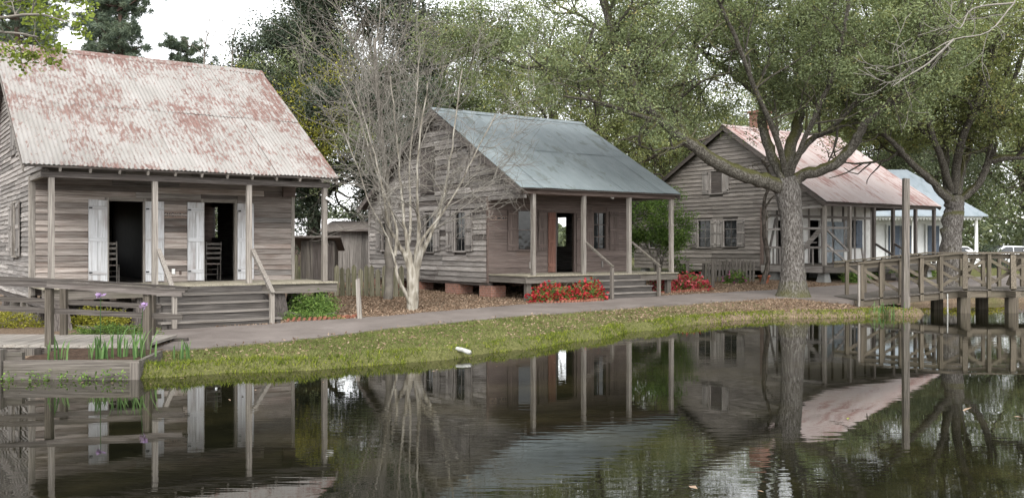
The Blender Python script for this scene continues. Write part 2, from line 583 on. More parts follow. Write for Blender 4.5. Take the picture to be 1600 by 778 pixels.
# lawn mask: grass between path and pond fading to leaf litter towards the oak, lawn far away
side = np.interp(GP[:, 0], PATH[:9, 0], PATH[:9, 1])
lawn = np.where((GP[:, 1] < side) & (GP[:, 0] > -6.5), np.clip(.62 - .055 * (GP[:, 0] - 1), .0, .75), .08)
lawn = np.where(GP[:, 1] > 44, .7, lawn)
lawn = np.where(dpond < .35, np.maximum(lawn, .30), lawn)
g = np_mesh('ground', np.column_stack([GP, GZ]), gf_, M['ground'], smooth=True, pt_attr=('lawn', lawn))
tag(g, kind='structure')
wtr = mobj('pond_water', [(-300, -200, 0), (300, -200, 0), (300, 40, 0), (-300, 40, 0)], [(0, 1, 2, 3)], M['water'])
tag(wtr, kind='structure')


def fill_poly(poly, step=.6):
    """triangulated, ground-following sheet inside a polygon (grid cells clipped by centre plus polygon fan edges)"""
    import bmesh
    bm = bmesh.new()
    vs_ = [bm.verts.new((x, y, 0)) for x, y in poly]
    bm.faces.new(vs_)
    for axis, lo, hi in ((0, poly[:, 0].min(), poly[:, 0].max()), (1, poly[:, 1].min(), poly[:, 1].max())):
        for c in np.arange(lo + step, hi, step):
            co = [0, 0, 0]; co[axis] = c
            no = [0, 0, 0]; no[axis] = 1
            bmesh.ops.bisect_plane(bm, geom=bm.verts[:] + bm.edges[:] + bm.faces[:], plane_co=co, plane_no=no)
    return bm


bm = fill_poly(PATH, .7)
vv = np.array([v.co[:2] for v in bm.verts])
zz = gheight(vv)
base = np.clip(.25 + .0165 * (vv[:, 1] - 22.5), .2, .75)
zz = np.maximum(zz, base - .02) + .03
for v_, z_ in zip(bm.verts, zz): v_.co.z = z_
import bmesh
bmesh.ops.triangulate(bm, faces=bm.faces[:])
ext = bmesh.ops.extrude_face_region(bm, geom=[e for e in bm.faces])
low = [e for e in ext['geom'] if isinstance(e, bmesh.types.BMVert)]
for v_ in low: v_.co.z -= .16
bmesh.ops.recalc_face_normals(bm, faces=bm.faces[:])
me = bpy.data.meshes.new('path')
bm.to_mesh(me)
bm.free()
me.materials.append(M['path'])
po = bpy.data.objects.new('path', me)
col.objects.link(po)
tag(po, kind='structure')


# ------------------------------------------------------------------ vegetation tools
def unit(a): return a / np.maximum(np.linalg.norm(a, axis=-1, keepdims=True), 1e-9)


def tubes_geo(br):
    V, Fq, off = [], [], 0
    for pts, rad, k in br:
        n = len(pts)
        tg = np.gradient(pts, axis=0)
        tg = unit(tg)
        ref = np.array([0, 0, 1.0]) if abs(tg[:, 2]).mean() < .8 else np.array([1.0, 0, 0])
        a = unit(np.cross(tg, ref))
        b = np.cross(tg, a)
        ang = np.arange(k) * 2 * np.pi / k
        ring = pts[:, None] + rad[:, None, None] * (np.cos(ang)[None, :, None] * a[:, None] + np.sin(ang)[None, :, None] * b[:, None])
        V.append(ring.reshape(-1, 3))
        i = np.arange(n - 1)[:, None] * k
        j = np.arange(k)[None]
        j2 = (j + 1) % k
        Fq.append((np.stack([i + j, i + j2, i + k + j2, i + k + j], -1) + off).reshape(-1, 4))
        off += n * k
    return np.concatenate(V), np.concatenate(Fq)


def tubes_obj(name, br, mat, parent=None):
    v, f = tubes_geo(br)
    return np_mesh(name, v, f, mat, parent, smooth=True)


def leaf_geo(c, L, W, upb=.5, dirs=None):
    n = len(c)
    nr = unit(rng.normal(size=(n, 3)) + np.array([0, 0, upb]))
    d = rng.normal(size=(n, 3)) if dirs is None else dirs
    tt = unit(d - nr * (d * nr).sum(1, keepdims=True))
    s = np.cross(nr, tt)
    L = (L * rng.uniform(.65, 1.25, n))[:, None]
    W = (W * rng.uniform(.65, 1.25, n))[:, None]
    v = np.stack([c - tt * L / 2, c + s * W / 2 + nr * W * .12, c + tt * L / 2, c - s * W / 2 + nr * W * .12], 1).reshape(-1, 3)
    return v, np.arange(4 * n).reshape(-1, 4)


def leaf_obj(name, c, L, W, mat, parent, shade, upb=.5, dirs=None):
    v, f = leaf_geo(c, L, W, upb, dirs)
    return np_mesh(name, v, f, mat, parent, face_attr=('shade', np.clip(shade, 0, 1)))


class Tree:
    def __init__(s, seed):
        s.r = np.random.default_rng(seed)
        s.br, s.tips = [], []

    def limb(s, pts, r0, r1, k=10, sub=4, pw=1.0):
        """explicit limb through points, smoothed"""
        P = np.array([tuple(p) for p in pts], float)
        tt = np.linspace(0, len(P) - 1, (len(P) - 1) * sub + 1)
        Q = np.empty((len(tt), 3))
        for a_, u_ in enumerate(tt):
            i = min(int(u_), len(P) - 2)
            f_ = u_ - i
            p0, p1, p2, p3 = P[max(i - 1, 0)], P[i], P[i + 1], P[min(i + 2, len(P) - 1)]
            Q[a_] = .5 * (2 * p1 + (p2 - p0) * f_ + (2 * p0 - 5 * p1 + 4 * p2 - p3) * f_ ** 2 + (3 * p1 - p0 - 3 * p2 + p3) * f_ ** 3)
        rr = (r1 + (r0 - r1) * (1 - np.linspace(0, 1, len(Q))) ** pw) * s.r.uniform(.93, 1.07, len(Q))
        Q[1:-1] += s.r.normal(size=(len(Q) - 2, 3)) * r0 * .10
        s.br.append((Q, rr, k))
        return Q, rr

    def grow(s, p, d, L, r, lev, spec):
        n = 5 if lev > 0 else 4
        pts = [np.array(p, float)]
        d = unit(np.array(d, float))
        for i in range(n - 1):
            d = unit(d + s.r.normal(size=3) * spec.get('wig', .22) + np.array([0, 0, spec.get('up', .05)]))
            pts.append(pts[-1] + d * L / (n - 1))
        pts = np.array(pts)
        tip = spec.get('tip', .006)
        rr = np.linspace(r, max(r * .45, tip), n)
        s.br.append((pts, rr, 6 if lev > 1 else (4 if lev == 1 else 3)))
        if lev == 0:
            s.tips.append((pts[-1], d)); s.tips.append((pts[2], d))
            return
        if lev == 1 and spec.get('mid', True): s.tips.append((pts[-1], d))
        for c in range(spec['kids'][lev]):
            f_ = s.r.uniform(.3, 1.0) if c else 1.0
            i = min(int(f_ * (n - 1)), n - 2)
            q = pts[i] + (pts[i + 1] - pts[i]) * (f_ * (n - 1) - i)
            nd = unit(unit(pts[i + 1] - pts[i]) + unit(s.r.normal(size=3)) * spec.get('spread', .8))
            if spec.get('flat'): nd[2] *= spec['flat']
            s.grow(q, nd, L * s.r.uniform(.5, .78), max(r * .5, tip), lev - 1, spec)

    def sprout(s, Q, rr, n, L, lev, spec, t0=.25):
        for c in range(n):
            f_ = s.r.uniform(t0, 1) if c else 1.0
            i = min(int(f_ * (len(Q) - 1)), len(Q) - 2)
            tg = unit(Q[i + 1] - Q[i])
            nd = unit(tg * .5 + unit(s.r.normal(size=3)) + np.array([0, 0, .25]))
            s.grow(Q[i], nd, L * s.r.uniform(.7, 1.25), min(rr[i] * .55, .09), lev, spec)

    def leaves(s, per, sig, keep=None):
        c = np.array([p for p, d in s.tips])
        if keep is not None: c = c[keep(c)]
        n = len(c)
        tone = s.r.normal(size=n) * .17
        cc = np.repeat(c, per, 0) + s.r.normal(size=(n * per, 3)) * np.array([sig, sig, sig * .65])
        sh = .42 + np.repeat(tone, per) + s.r.normal(size=n * per) * .12 + (s.r.random(n * per) < .03) * .4
        return cc, sh

    def finish(s, name, bark, leafm, per, sig, L, W, label, cat='tree', group=None, base=(0, 0, 0), keep=None, upb=.9, limb_mat=None, twig_mat=None):
        e = empty(name, base, 0, label, cat, group)
        b0 = np.array(base, float)
        tr = [(q - b0, r_, k) for q, r_, k in s.br if r_[0] >= .1 or k >= 6 and r_[0] >= .05]
        tw = [(q - b0, r_, k) for q, r_, k in s.br if not (r_[0] >= .1 or k >= 6 and r_[0] >= .05)]
        lb = limb_mat or bark
        if keep is not None:
            kp = keep(np.array([q[-1] + b0 for q, _, _ in tw]))
            tw = [b_ for b_, k_ in zip(tw, kp) if k_ or b_[1][0] > .03]
        for i, b_ in enumerate(tr): tubes_obj('limb' if i else 'trunk', [b_], lb if i else bark, e)
        if tw: tag(tubes_obj('branches', tw, twig_mat or lb, e), kind='stuff')
        if leafm:
            c, sh = s.leaves(per, sig, keep)
            leaf_obj('crown', c - b0, L, W, leafm, e, sh, upb)
        return e


OAK = dict(kids={3: 5, 2: 5, 1: 4}, wig=.25, up=.04, spread=.85, flat=.8)


def auto_tree(name, base, h, spread, seed, bark, leafm, per, sig, L, W, label, limbs=8, trunk_r=.35, fork=.35, group=None, lean=(0, 0), spec=OAK, keep=None, lev=2, subs=7):
    T = Tree(seed)
    b = np.array([base[0], base[1], gz(*base) - .1])
    top = b + np.array([lean[0], lean[1], h * fork])
    T.limb([b, b + (top - b) * .5 + T.r.normal(size=3) * [.15, .15, 0], top], trunk_r, trunk_r * .75, 10)
    for i in range(limbs):
        a = 2 * math.pi * (i + T.r.uniform(-.3, .3)) / limbs
        el = T.r.uniform(.25, 1.25) if i else 1.4
        d = np.array([math.cos(a) * math.cos(el) * spread / (h * .6), math.sin(a) * math.cos(el) * spread / (h * .6), math.sin(el)])
        Lb = h * (1 - fork) * T.r.uniform(.75, 1.0)
        st = b + (top - b) * T.r.uniform(.75, 1.0)
        p1 = st + d * Lb * .35 + T.r.normal(size=3) * .25
        p2 = st + d * Lb * .7 + T.r.normal(size=3) * .4
        p3 = st + d * Lb + T.r.normal(size=3) * .5
        Q, rr = T.limb([st, p1, p2, p3], trunk_r * .5, trunk_r * .12, 6, 3)
        T.sprout(Q, rr, subs, h * .17, lev, spec)
    return T.finish(name, bark, leafm, per, sig, L, W, label, 'tree', group, tuple(b), keep)


# ------------------------------------------------------------------ building tools
class Wall:
    """a wall plane of a building: origin o, horizontal axis u, outward normal n (all in the building's own frame)"""
    def __init__(s, parent, o, u, n, axis, name='wall'):
        s.parent, s.o, s.u, s.n, s.axis, s.name = parent, Vector(o), Vector(u), Vector(n), axis, name
        s.root = None

    def P(s, a, z, d=0):
        return s.o + s.u * a + s.n * d + Vector((0, 0, z))

    def backing(s, a0, a1, z0, z1, openings, mat, th=.10, gable=None):
        """solid wall behind the boards, with the openings cut out"""
        b = MB()
        xs = sorted({a0, a1, *[q for o in openings for q in (o[0], o[1])]})
        for x0, x1 in zip(xs, xs[1:]):
            mid = (x0 + x1) / 2
            cuts = sorted((o[2], o[3]) for o in openings if o[0] < mid < o[1])
            z = z0
            for c0, c1 in cuts + [(z1, z1)]:
                if c0 > z + 1e-4:
                    b.hexa([s.P(x0, z, -th), s.P(x1, z, -th), s.P(x1, z, -.003), s.P(x0, z, -.003), s.P(x0, c0, -th), s.P(x1, c0, -th), s.P(x1, c0, -.003), s.P(x0, c0, -.003)])
                z = max(z, c1)
        if gable:
            b.poly([s.P(a, z, -.003) for a, z in gable], -s.n * (th - .003))
        s.root = b.build(s.name, mat, s.parent)
        return s.root

    def siding(s, span, z0, z1, row, openings, mats, jit=.006, maxlen=3.2, proud=.028, flush=False):
        """clapboards, every board its own object. span(z) -> (a0, a1)"""
        z = z0
        while z < z1 - .02:
            zt = min(z + row, z1)
            lo, hi = span(z), span(zt)
            if lo[1] - lo[0] < .08: break
            segs = [(lo[0], lo[1])]
            for o in openings:
                if o[2] < zt - .02 and o[3] > z + .02:
                    ns = []
                    for q in segs:
                        if o[1] <= q[0] or o[0] >= q[1]: ns.append(q)
                        else:
                            if o[0] > q[0] + .02: ns.append((q[0], o[0]))
                            if o[1] < q[1] - .02: ns.append((o[1], q[1]))
                    segs = ns
            for q0, q1 in segs:
                cuts = [q0]
                while q1 - cuts[-1] > maxlen:
                    cuts.append(cuts[-1] + random.uniform(maxlen * .45, maxlen * .95))
                cuts.append(q1)
                for c0, c1 in zip(cuts, cuts[1:]):
                    if c1 - c0 < .03: continue
                    t0 = max(c0, hi[0]) if c0 == lo[0] else c0
                    t1 = min(c1, hi[1]) if c1 == lo[1] else c1
                    if t1 - t0 < .01: t1 = t0 + .01
                    j = lambda: random.uniform(-jit, jit)
                    g_ = .003
                    zl, zr, tl, tr = z + j(), z + j(), zt + (.0 if flush else .012) + j() * .5, zt + (.0 if flush else .012) + j() * .5
                    pb = proud + random.uniform(-.004, .006)
                    pt = pb - .004 if flush else .006
                    if flush: zl, zr, tl, tr = z + .003, z + .003, zt - .002, zt - .002
                    mobj('board', [s.P(c0 + g_, zl, 0), s.P(c1 - g_, zr, 0), s.P(c1 - g_, zr, pb + j() * .3), s.P(c0 + g_, zl, pb + j() * .3),
                                   s.P(t0 + g_, tl, 0), s.P(t1 - g_, tr, 0), s.P(t1 - g_, tr, pt), s.P(t0 + g_, tl, pt)], HEXF, random.choice(mats), s.root)
            z = zt

    def slab(s, name, a0, a1, z0, z1, d0, d1, mat, parent=None):
        return mobj(name, [s.P(a0, z0, d0), s.P(a1, z0, d0), s.P(a1, z0, d1), s.P(a0, z0, d1), s.P(a0, z1, d0), s.P(a1, z1, d0), s.P(a1, z1, d1), s.P(a0, z1, d1)], HEXF, mat, parent or s.parent)

    def shutter(s, a0, a1, z0, z1, matz, mat_x, planks=3, d=.05, iron=True):
        """ledged shutter lying open against the wall"""
        root = None
        for i in range(planks):
            p0, p1 = a0 + (a1 - a0) * i / planks, a0 + (a1 - a0) * (i + 1) / planks
            o = s.slab('shutter' if i == 0 else 'plank', p0 + .003, p1 - .003, z0 + random.uniform(0, .012), z1 - random.uniform(0, .012), d, d + .025, matz, root or s.parent)
            root = root or o
        for f_ in (.12, .52, .9):
            zc = z0 + (z1 - z0) * f_
            if z1 - z0 < 1.2 and f_ == .52: continue
            s.slab('batten', a0 + .02, a1 - .02, zc - .05, zc + .05, d + .026, d + .045, mat_x, root)
        if iron:
            for f_ in (.12, .9):
                zc = z0 + (z1 - z0) * f_
                s.slab('hinge', a0 + .01, a0 + .09, zc - .02, zc + .02, d + .046, d + .052, M['black_iron'], root)
        return root

    def window(s, a0, a1, z0, z1, matx, matz, glass=True, grid=(2, 3), d=.0):
        fr = MB()
        w_ = .06
        fr.hexa([s.P(a0 - w_, z0 - w_, -.08), s.P(a0, z0 - w_, -.08), s.P(a0, z0 - w_, .05), s.P(a0 - w_, z0 - w_, .05), s.P(a0 - w_, z1 + w_, -.08), s.P(a0, z1 + w_, -.08), s.P(a0, z1 + w_, .05), s.P(a0 - w_, z1 + w_, .05)])
        fr.hexa([s.P(a1, z0 - w_, -.08), s.P(a1 + w_, z0 - w_, -.08), s.P(a1 + w_, z0 - w_, .05), s.P(a1, z0 - w_, .05), s.P(a1, z1 + w_, -.08), s.P(a1 + w_, z1 + w_, -.08), s.P(a1 + w_, z1 + w_, .05), s.P(a1, z1 + w_, .05)])
        fr.hexa([s.P(a0, z1, -.08), s.P(a1, z1, -.08), s.P(a1, z1, .052), s.P(a0, z1, .052), s.P(a0, z1 + w_, -.08), s.P(a1, z1 + w_, -.08), s.P(a1, z1 + w_, .052), s.P(a0, z1 + w_, .052)])
        root = fr.build('window', matz, s.parent)
        s.slab('sill', a0 - .1, a1 + .1, z0 - w_, z0, -.08, .085, matx, root)
        if glass:
            gx_, gz_ = grid
            for i in range(gx_):
                for j in range(gz_):
                    p0, p1 = a0 + (a1 - a0) * i / gx_, a0 + (a1 - a0) * (i + 1) / gx_
                    q0, q1 = z0 + (z1 - z0) * j / gz_, z0 + (z1 - z0) * (j + 1) / gz_
                    tl = random.uniform(-.004, .004)
                    s.slab('pane', p0 + .012, p1 - .012, q0 + .012, q1 - .012, -.055 + tl, -.048 + tl, M['glass_dark'], root)
            for i in range(1, gx_):
                x = a0 + (a1 - a0) * i / gx_
                s.slab('muntin', x - .012, x + .012, z0, z1, -.06, -.03, matz, root)
            for j in range(1, gz_):
                q = z0 + (z1 - z0) * j / gz_
                s.slab('muntin', a0, a1, q - .012, q + .012, -.061, -.029, matx, root)
        return root


def roof_plane(parent, E0, E1, R0, R1, mat, deckmat, rows=2, sheet=.82, per=.1, amp=.012, lift=.03, name='roof'):
    """corrugated sheets, each its own object, over a plank deck. E = eave ends, R = ridge ends (left, right seen from outside)"""
    E0, E1, R0, R1 = map(Vector, (E0, E1, R0, R1))
    nrm = (E1 - E0).cross(R0 - E0).normalized()
    if nrm.z < 0: nrm = -nrm
    deck = MB().hexa([E0 - nrm * .05, E1 - nrm * .05, R1 - nrm * .05, R0 - nrm * .05, E0, E1, R1, R0]).build(name, deckmat, parent)
    L = (E1 - E0).length
    ns = max(1, round(L / sheet))
    for r in range(rows):
        f0 = max(0, r / rows - (.02 if r else .012))
        f1 = (r + 1) / rows
        for i in range(ns):
            a0, a1 = i / ns - (.03 / L if i else 0), (i + 1) / ns + (.03 / L if i < ns - 1 else 0)
            m_ = max(8, int((a1 - a0) * L / per * 4))
            rowsv = 4
            vs_, fs = [], []
            w0 = random.uniform(-.006, .006)
            for j in range(rowsv):
                g_ = f0 + (f1 - f0) * j / (rowsv - 1)
                for k in range(m_ + 1):
                    a_ = a0 + (a1 - a0) * k / m_
                    p = (E0 + (E1 - E0) * a_) * (1 - g_) + (R0 + (R1 - R0) * a_) * g_
                    ph = a_ * L / per * 2 * math.pi
                    sag = (.006 * math.sin(a_ * 17 + r) + (random.uniform(-.008, .004) if (j == 0) else 0)) * 1.0
                    p = p + nrm * (lift + amp * math.sin(ph) + .012 * r + .004 * (i % 2) + sag + w0)
                    if j == 0: p = p - (R0 - E0).normalized() * (.02 + random.uniform(0, .01) + (.012 if i % 3 == 0 else 0))
                    vs_.append(p)
            for j in range(rowsv - 1):
                for k in range(m_):
                    a_ = j * (m_ + 1) + k
                    fs.append((a_, a_ + 1, a_ + m_ + 2, a_ + m_ + 1))
            mobj('sheet', vs_, fs, mat, deck, smooth=True)
    return deck


def ridge_cap(parent, R0, R1, down0, mat):
    R0, R1 = Vector(R0), Vector(R1)
    b = MB()
    b.hexa([R0 + Vector((0, -.22, -.22 * down0 + .055)), R1 + Vector((0, -.22, -.22 * down0 + .055)), R1 + Vector((0, 0, .06)), R0 + Vector((0, 0, .06)),
            R0 + Vector((0, -.22, -.22 * down0 + .075)), R1 + Vector((0, -.22, -.22 * down0 + .075)), R1 + Vector((0, 0, .085)), R0 + Vector((0, 0, .085))])
    b.hexa([R0 + Vector((0, 0, .06)), R1 + Vector((0, 0, .06)), R1 + Vector((0, .22, -.22 * down0 + .055)), R0 + Vector((0, .22, -.22 * down0 + .055)),
            R0 + Vector((0, 0, .085)), R1 + Vector((0, 0, .085)), R1 + Vector((0, .22, -.22 * down0 + .075)), R0 + Vector((0, .22, -.22 * down0 + .075))])
    return b.build('ridge_cap', mat, parent)


def floor_planks(parent, x0, x1, y0, y1, z, mat, wplank=.13, name='porch_floor'):
    b = MB()
    x = x0
    while x < x1 - .01:
        e = min(x + wplank, x1)
        b.box(x, e - .006, y0 - random.uniform(0, .02), y1, z - .04, z + random.uniform(-.003, .003))
        x = e
    return b.build(name, mat, parent)


def steps(parent, x0, x1, y0, ztop, zbot, n, mat_r, mat_t, run=.27, flare=0.0):
    """n risers going out from y0 towards -y"""
    rise = (ztop - zbot) / n
    root = empty('steps')
    root.parent = parent
    for xx in (x0 + .03, x1 - .08):
        st = MB()
        for i in range(n - 1):
            st.box(xx, xx + .05, y0 - run * (i + 1) - .03, y0 - run * i - .03, zbot - .05, ztop - rise * (i + 1) - .05)
        st.build('stringer', mat_r, root)
    for i in range(n):
        z1 = ztop - rise * i
        fx = flare if i == n - 1 else 0
        y = y0 - run * i
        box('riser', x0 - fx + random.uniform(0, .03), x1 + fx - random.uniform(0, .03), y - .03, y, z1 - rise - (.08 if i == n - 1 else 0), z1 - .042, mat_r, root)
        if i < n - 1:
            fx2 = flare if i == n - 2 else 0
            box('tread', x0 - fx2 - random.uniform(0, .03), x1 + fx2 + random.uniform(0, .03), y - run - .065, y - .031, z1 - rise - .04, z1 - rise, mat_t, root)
    return root


def sign(name, loc, rz, wd, ht, text, size, label):
    e = box(name, -wd / 2, wd / 2, 0, .015, -ht / 2, ht / 2, M['sign_board'])
    e.location = loc
    e.rotation_euler = (0, 0, rz)
    tag(e, label, 'sign')
    cu = bpy.data.curves.new('lettering', 'FONT')
    cu.body = text
    cu.size = size
    cu.align_x = 'CENTER'
    cu.align_y = 'CENTER'
    cu.extrude = .002
    cu.offset = .003
    cu.materials.append(M['black_iron'])
    tmp = bpy.data.objects.new('tmp_text', cu)
    col.objects.link(tmp)
    bpy.context.view_layer.update()
    me = bpy.data.meshes.new_from_object(tmp.evaluated_get(bpy.context.evaluated_depsgraph_get()))
    bpy.data.objects.remove(tmp)
    if not me.materials: me.materials.append(M['black_iron'])
    o = bpy.data.objects.new('lettering', me)
    col.objects.link(o)
    o.parent = e
    o.location = (0, -.004, 0)
    o.rotation_euler = (R(90), 0, 0)
    return e


def chair(name, loc, rz, label):
    e = empty(name, loc, rz, label, 'chair')
    for sx in (-.2, .2):
        tube('leg', [(sx, -.18, 0), (sx, -.18, .46)], .018, M['post_z'], e, 6)
        tube('leg', [(sx, .18, 0), (sx, .2, .5), (sx * 1.02, .26, 1.08)], .018, M['post_z'], e, 6)
    MB().box(-.22, .22, -.2, .2, .44, .47).build('seat', M['front_x'], e)
    for z in (.62, .76, .9, 1.02):
        MB().beam((-.2, .2 + (z - .5) * .1, z), (.2, .2 + (z - .5) * .1, z), .014, .06).build('slat', M['post_x'], e)
    for z in (.15, .3):
        MB().beam((-.2, -.18, z), (.2, -.18, z), .02, .02).build('stretcher', M['post_x'], e)
    return e


A35 = R(35)
CA, SA = math.cos(A35), math.sin(A35)


def loc2w(o, x, y, z=0): return (o[0] + x * CA - y * SA, o[1] + x * SA + y * CA, z)


# ------------------------------------------------------------------ house with the rusty tin roof (left)
O1 = (-10.56, 20.7)
h = empty('cabin', (O1[0], O1[1], 0), A35, 'weathered grey cabin with rusty corrugated roof and two open doors, leftmost', 'house', 'cabins along the path')
FL, PL = 1.21, 3.86          # floor, plate height
zE, zR, yR = 3.97, 7.67, 5.85
sl = (zR - zE) / yR
yB = 9.6
xl, xr, yw = .14, 6.88, 2.25
door1, door2 = (1.92, 2.75, 1.21, 3.31), (4.33, 5.15, 1.21, 3.34)
fw = Wall(h, (0, yw, 0), (1, 0, 0), (0, -1, 0), 'x', 'front_wall')
ops = [door1, door2]
fw.backing(xl, xr, .95, 4.6, ops, M['dark_x'])
opf = [(o[0] - .09, o[1] + .09, o[2], o[3] + .1) for o in ops]
fw.siding(lambda z: (xl + .1, xr - .1), FL, 4.5, .146, opf, [M['front_x'], M['front_x'], M['grey_x'], M['front_x']], jit=.008, maxlen=3.4, proud=.046)
for a in (xl, xr - .1): fw.slab('corner_board', a, a + .1, .95, 4.5, .0, .034, M['post_z'])
for o in ops:
    fr = fw.slab('door_frame', o[0] - .085, o[0], o[2], o[3] + .085, -.1, .045, M['post_z'])
    fw.slab('jamb', o[1], o[1] + .085, o[2], o[3] + .085, -.1, .045, M['post_z'], fr)
    fw.slab('lintel', o[0], o[1], o[3], o[3] + .085, -.1, .047, M['post_x'], fr)
for a0, a1 in ((1.43, 1.88), (2.80, 3.27), (3.87, 4.31), (5.22, 5.68)):
    fw.shutter(a0, a1, FL + .03, 3.33, M['paint_z'], M['paint_x'], 2)
fw.slab('outlet_box', 3.12 + .35, 3.12 + .43, 1.42, 1.56, .03, .07, M['white_plastic'])
fw.slab('outlet_box', 3.12 + .55, 3.12 + .60, 1.40, 1.50, .03, .06, M['brown_z'])
# side and gable
sw = Wall(h, (xl, 0, 0), (0, 1, 0), (-1, 0, 0), 'y', 'side_wall')
wside = (4.3, 5.1, 1.92, 3.3)
roofz = lambda y: (zE + sl * y if y < yR else zR - sl * (y - yR)) - .12
sw.backing(yw, yB, .9, PL, [wside], M['dark_y'], gable=[(.25, PL), (yB, PL), (yB, roofz(yB)), (yR, roofz(yR)), (.25, max(PL + .01, roofz(.25)))])


def span1(z):
    if z < PL: return (yw, yB)
    return (max(.3, (z + .12 - zE) / sl), min(yB, yR + (zR - .12 - z) / sl))


sw.siding(span1, .9, zR - .15, .125, [(wside[0] - .07, wside[1] + .07, wside[2] - .07, wside[3] + .07), (4.75, 5.75, 4.55, 6.3)], [M['grey_y']], jit=.012, maxlen=3.6, proud=.032)
sw.slab('corner_board', yw, yw + .1, .9, PL, .0, .04, M['post_z'])
sw.window(*wside, M['post_y'], M['post_z'])
sw.shutter(3.7, 4.25, 1.9, 3.35, M['grey_z'], M['grey_y'], 3, d=.06)
sw.shutter(5.18, 5.75, 1.9, 3.35, M['grey_z'], M['grey_y'], 3, d=.06)
sw.shutter(4.8, 5.7, 4.6, 6.25, M['grey_z'], M['grey_y'], 4, d=.02)
beam('plate_beam', (xl + .03, .3, PL - .06), (xl + .03, yw, PL - .06), .1, .12, M['post_y'], h)
# rear and right walls with a window
bw = Wall(h, (0, yB, 0), (1, 0, 0), (0, 1, 0), 'x', 'rear_wall')
bw.backing(xl, xr, .9, 5.2, [(2.2, 2.8, 2.0, 3.2)], M['brown_x'])
rw = Wall(h, (xr, 0, 0), (0, 1, 0), (1, 0, 0), 'y', 'right_wall')
rw.backing(yw, yB, .9, PL, [(8.9, 9.5, 2.45, 3.5)], M['grey_y'], gable=[(.25, PL), (yB, PL), (yB, roofz(yB)), (yR, roofz(yR)), (.25, max(PL + .01, roofz(.25)))])
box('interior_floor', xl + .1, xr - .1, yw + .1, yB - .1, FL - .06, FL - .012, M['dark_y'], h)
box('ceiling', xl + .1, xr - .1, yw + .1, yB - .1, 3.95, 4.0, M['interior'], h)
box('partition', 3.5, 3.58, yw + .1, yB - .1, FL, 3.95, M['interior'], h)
# roof
roof_plane(h, (-.32, 0, zE), (7.22, 0, zE), (-.32, yR, zR), (7.22, yR, zR), M['tin_rusty'], M['dark_x'], 2, .82, .1, .013)
roof_plane(h, (7.22, 10.4, zR - sl * (10.4 - yR)), (-.32, 10.4, zR - sl * (10.4 - yR)), (7.22, yR, zR), (-.32, yR, zR), M['tin_rusty'], M['dark_x'], 1, .82, .1, .013, name='rear_roof')
ridge_cap(h, (-.34, yR, zR), (7.24, yR, zR), sl, M['tin_rusty'])
for a, b_ in (((-.30, .02, zE - .10), (-.30, yR, zR - .10)), ((-.30, 10.4, zR - sl * (10.4 - yR) - .1), (-.30, yR, zR - .10)), ((7.2, .02, zE - .10), (7.2, yR, zR - .10))):
    beam('rake_board', a, b_, .03, .14, M['post_y'], h)
for i in range(12):
    y = yR + .35 + i * .38
    if y < 10.3: beam('purlin', (-.28, y, zR - sl * (y - yR) - .08), (xl - .04, y, zR - sl * (y - yR) - .08), .05, .05, M['dark_x'], h)
for i in range(11):
    x = .45 + i * .635
    beam('rafter_tail', (x, .04, zE - .11 + sl * .04), (x, yw, zE - .11 + sl * yw), .05, .10, M['post_y'], h)
box('porch_beam', .1, 7.1, .28, .42, 3.72, 3.86, M['dark_x'], h)
for x in (.31, 2.58, 4.9, 6.97):
    MB().hexa([(x - .065, .285, FL), (x + .065, .285, FL), (x + .065, .415, FL), (x - .065, .415, FL), (x - .06, .29, 3.72), (x + .06, .29, 3.72), (x + .06, .41, 3.72), (x - .06, .41, 3.72)]).build('post', M['post_z'], h)
box('junction_box', 6.5, 6.86, 2.1, 2.2, 3.55, 3.95, M['brown_x'], h)
tube('flood_lamp', [(6.97, .25, 3.45), (7.05, .2, 3.4), (7.12, .12, 3.36)], .04, M['white_plastic'], h)
floor_planks(h, .1, 7.25, .1, yw, FL, M['floor_y'])
box('sill_beam', .1, 7.25, .16, .26, .93, FL - .05, M['dock_x'], h)
box('sill_beam', 7.1, 7.22, .27, yw, .93, FL - .05, M['dock_y'], h)
box('sill_beam', xl + .03, xl + .15, .27, yB, .72, .9, M['dark_y'], h)
for x in (.5, 2.3, 5.7, 6.9):
    for y in (.4, 2.3, 5.0, 9.0):
        z0 = gz(*loc2w(O1, x, y)[:2]) - .05
        MB().hexa([(x - .24, y - .2, z0), (x + .24, y - .2, z0), (x + .24, y + .2, z0), (x - .24, y + .2, z0), (x - .13, y - .12, .93), (x + .13, y - .12, .93), (x + .13, y + .12, .93), (x - .13, y + .12, .93)]).build('pier', M['dark_z'], h)
for y in (3.2, 4.2, 6.2):
    z0 = gz(*loc2w(O1, xl + .2, y)[:2]) - .05
    MB().hexa([(xl - .0, y - .28, z0), (xl + .5, y - .28, z0), (xl + .5, y + .28, z0), (xl, y + .28, z0), (xl + .04, y - .13, .72), (xl + .4, y - .13, .72), (xl + .4, y + .13, .72), (xl + .04, y + .13, .72)]).build('pier', M['dock_z'], h)
steps(h, 2.48, 5.15, .1, FL, .20, 5, M['riser_x'], M['step_x'], .27, .1)
for x, xp in ((2.58, 2.66), (4.9, 4.98)):
    tr = beam('handrail', (xp, .30, 2.08), (xp, -1.16, 1.02), .10, .035, M['post_y'], h)
    beam('handrail_brace', (xp, .30, 1.98), (xp, -1.12, .95), .035, .09, M['post_y'], tr)
    box('handrail_post', xp - .05, xp + .05, -1.12, -1.02, .26, .99, M['post_z'], tr)
sign('sign', loc2w(O1, 3.58, yw - .035, 2.98), A35, .60, .17, 'SMOKING', .135, 'small dark no smoking board between the two doors of the left cabin')
chair('ladder_back_chair', loc2w(O1, 2.12, 3.1, FL - .01), A35 + R(160), 'ladder back chair just inside the left door of the rusty roofed cabin')
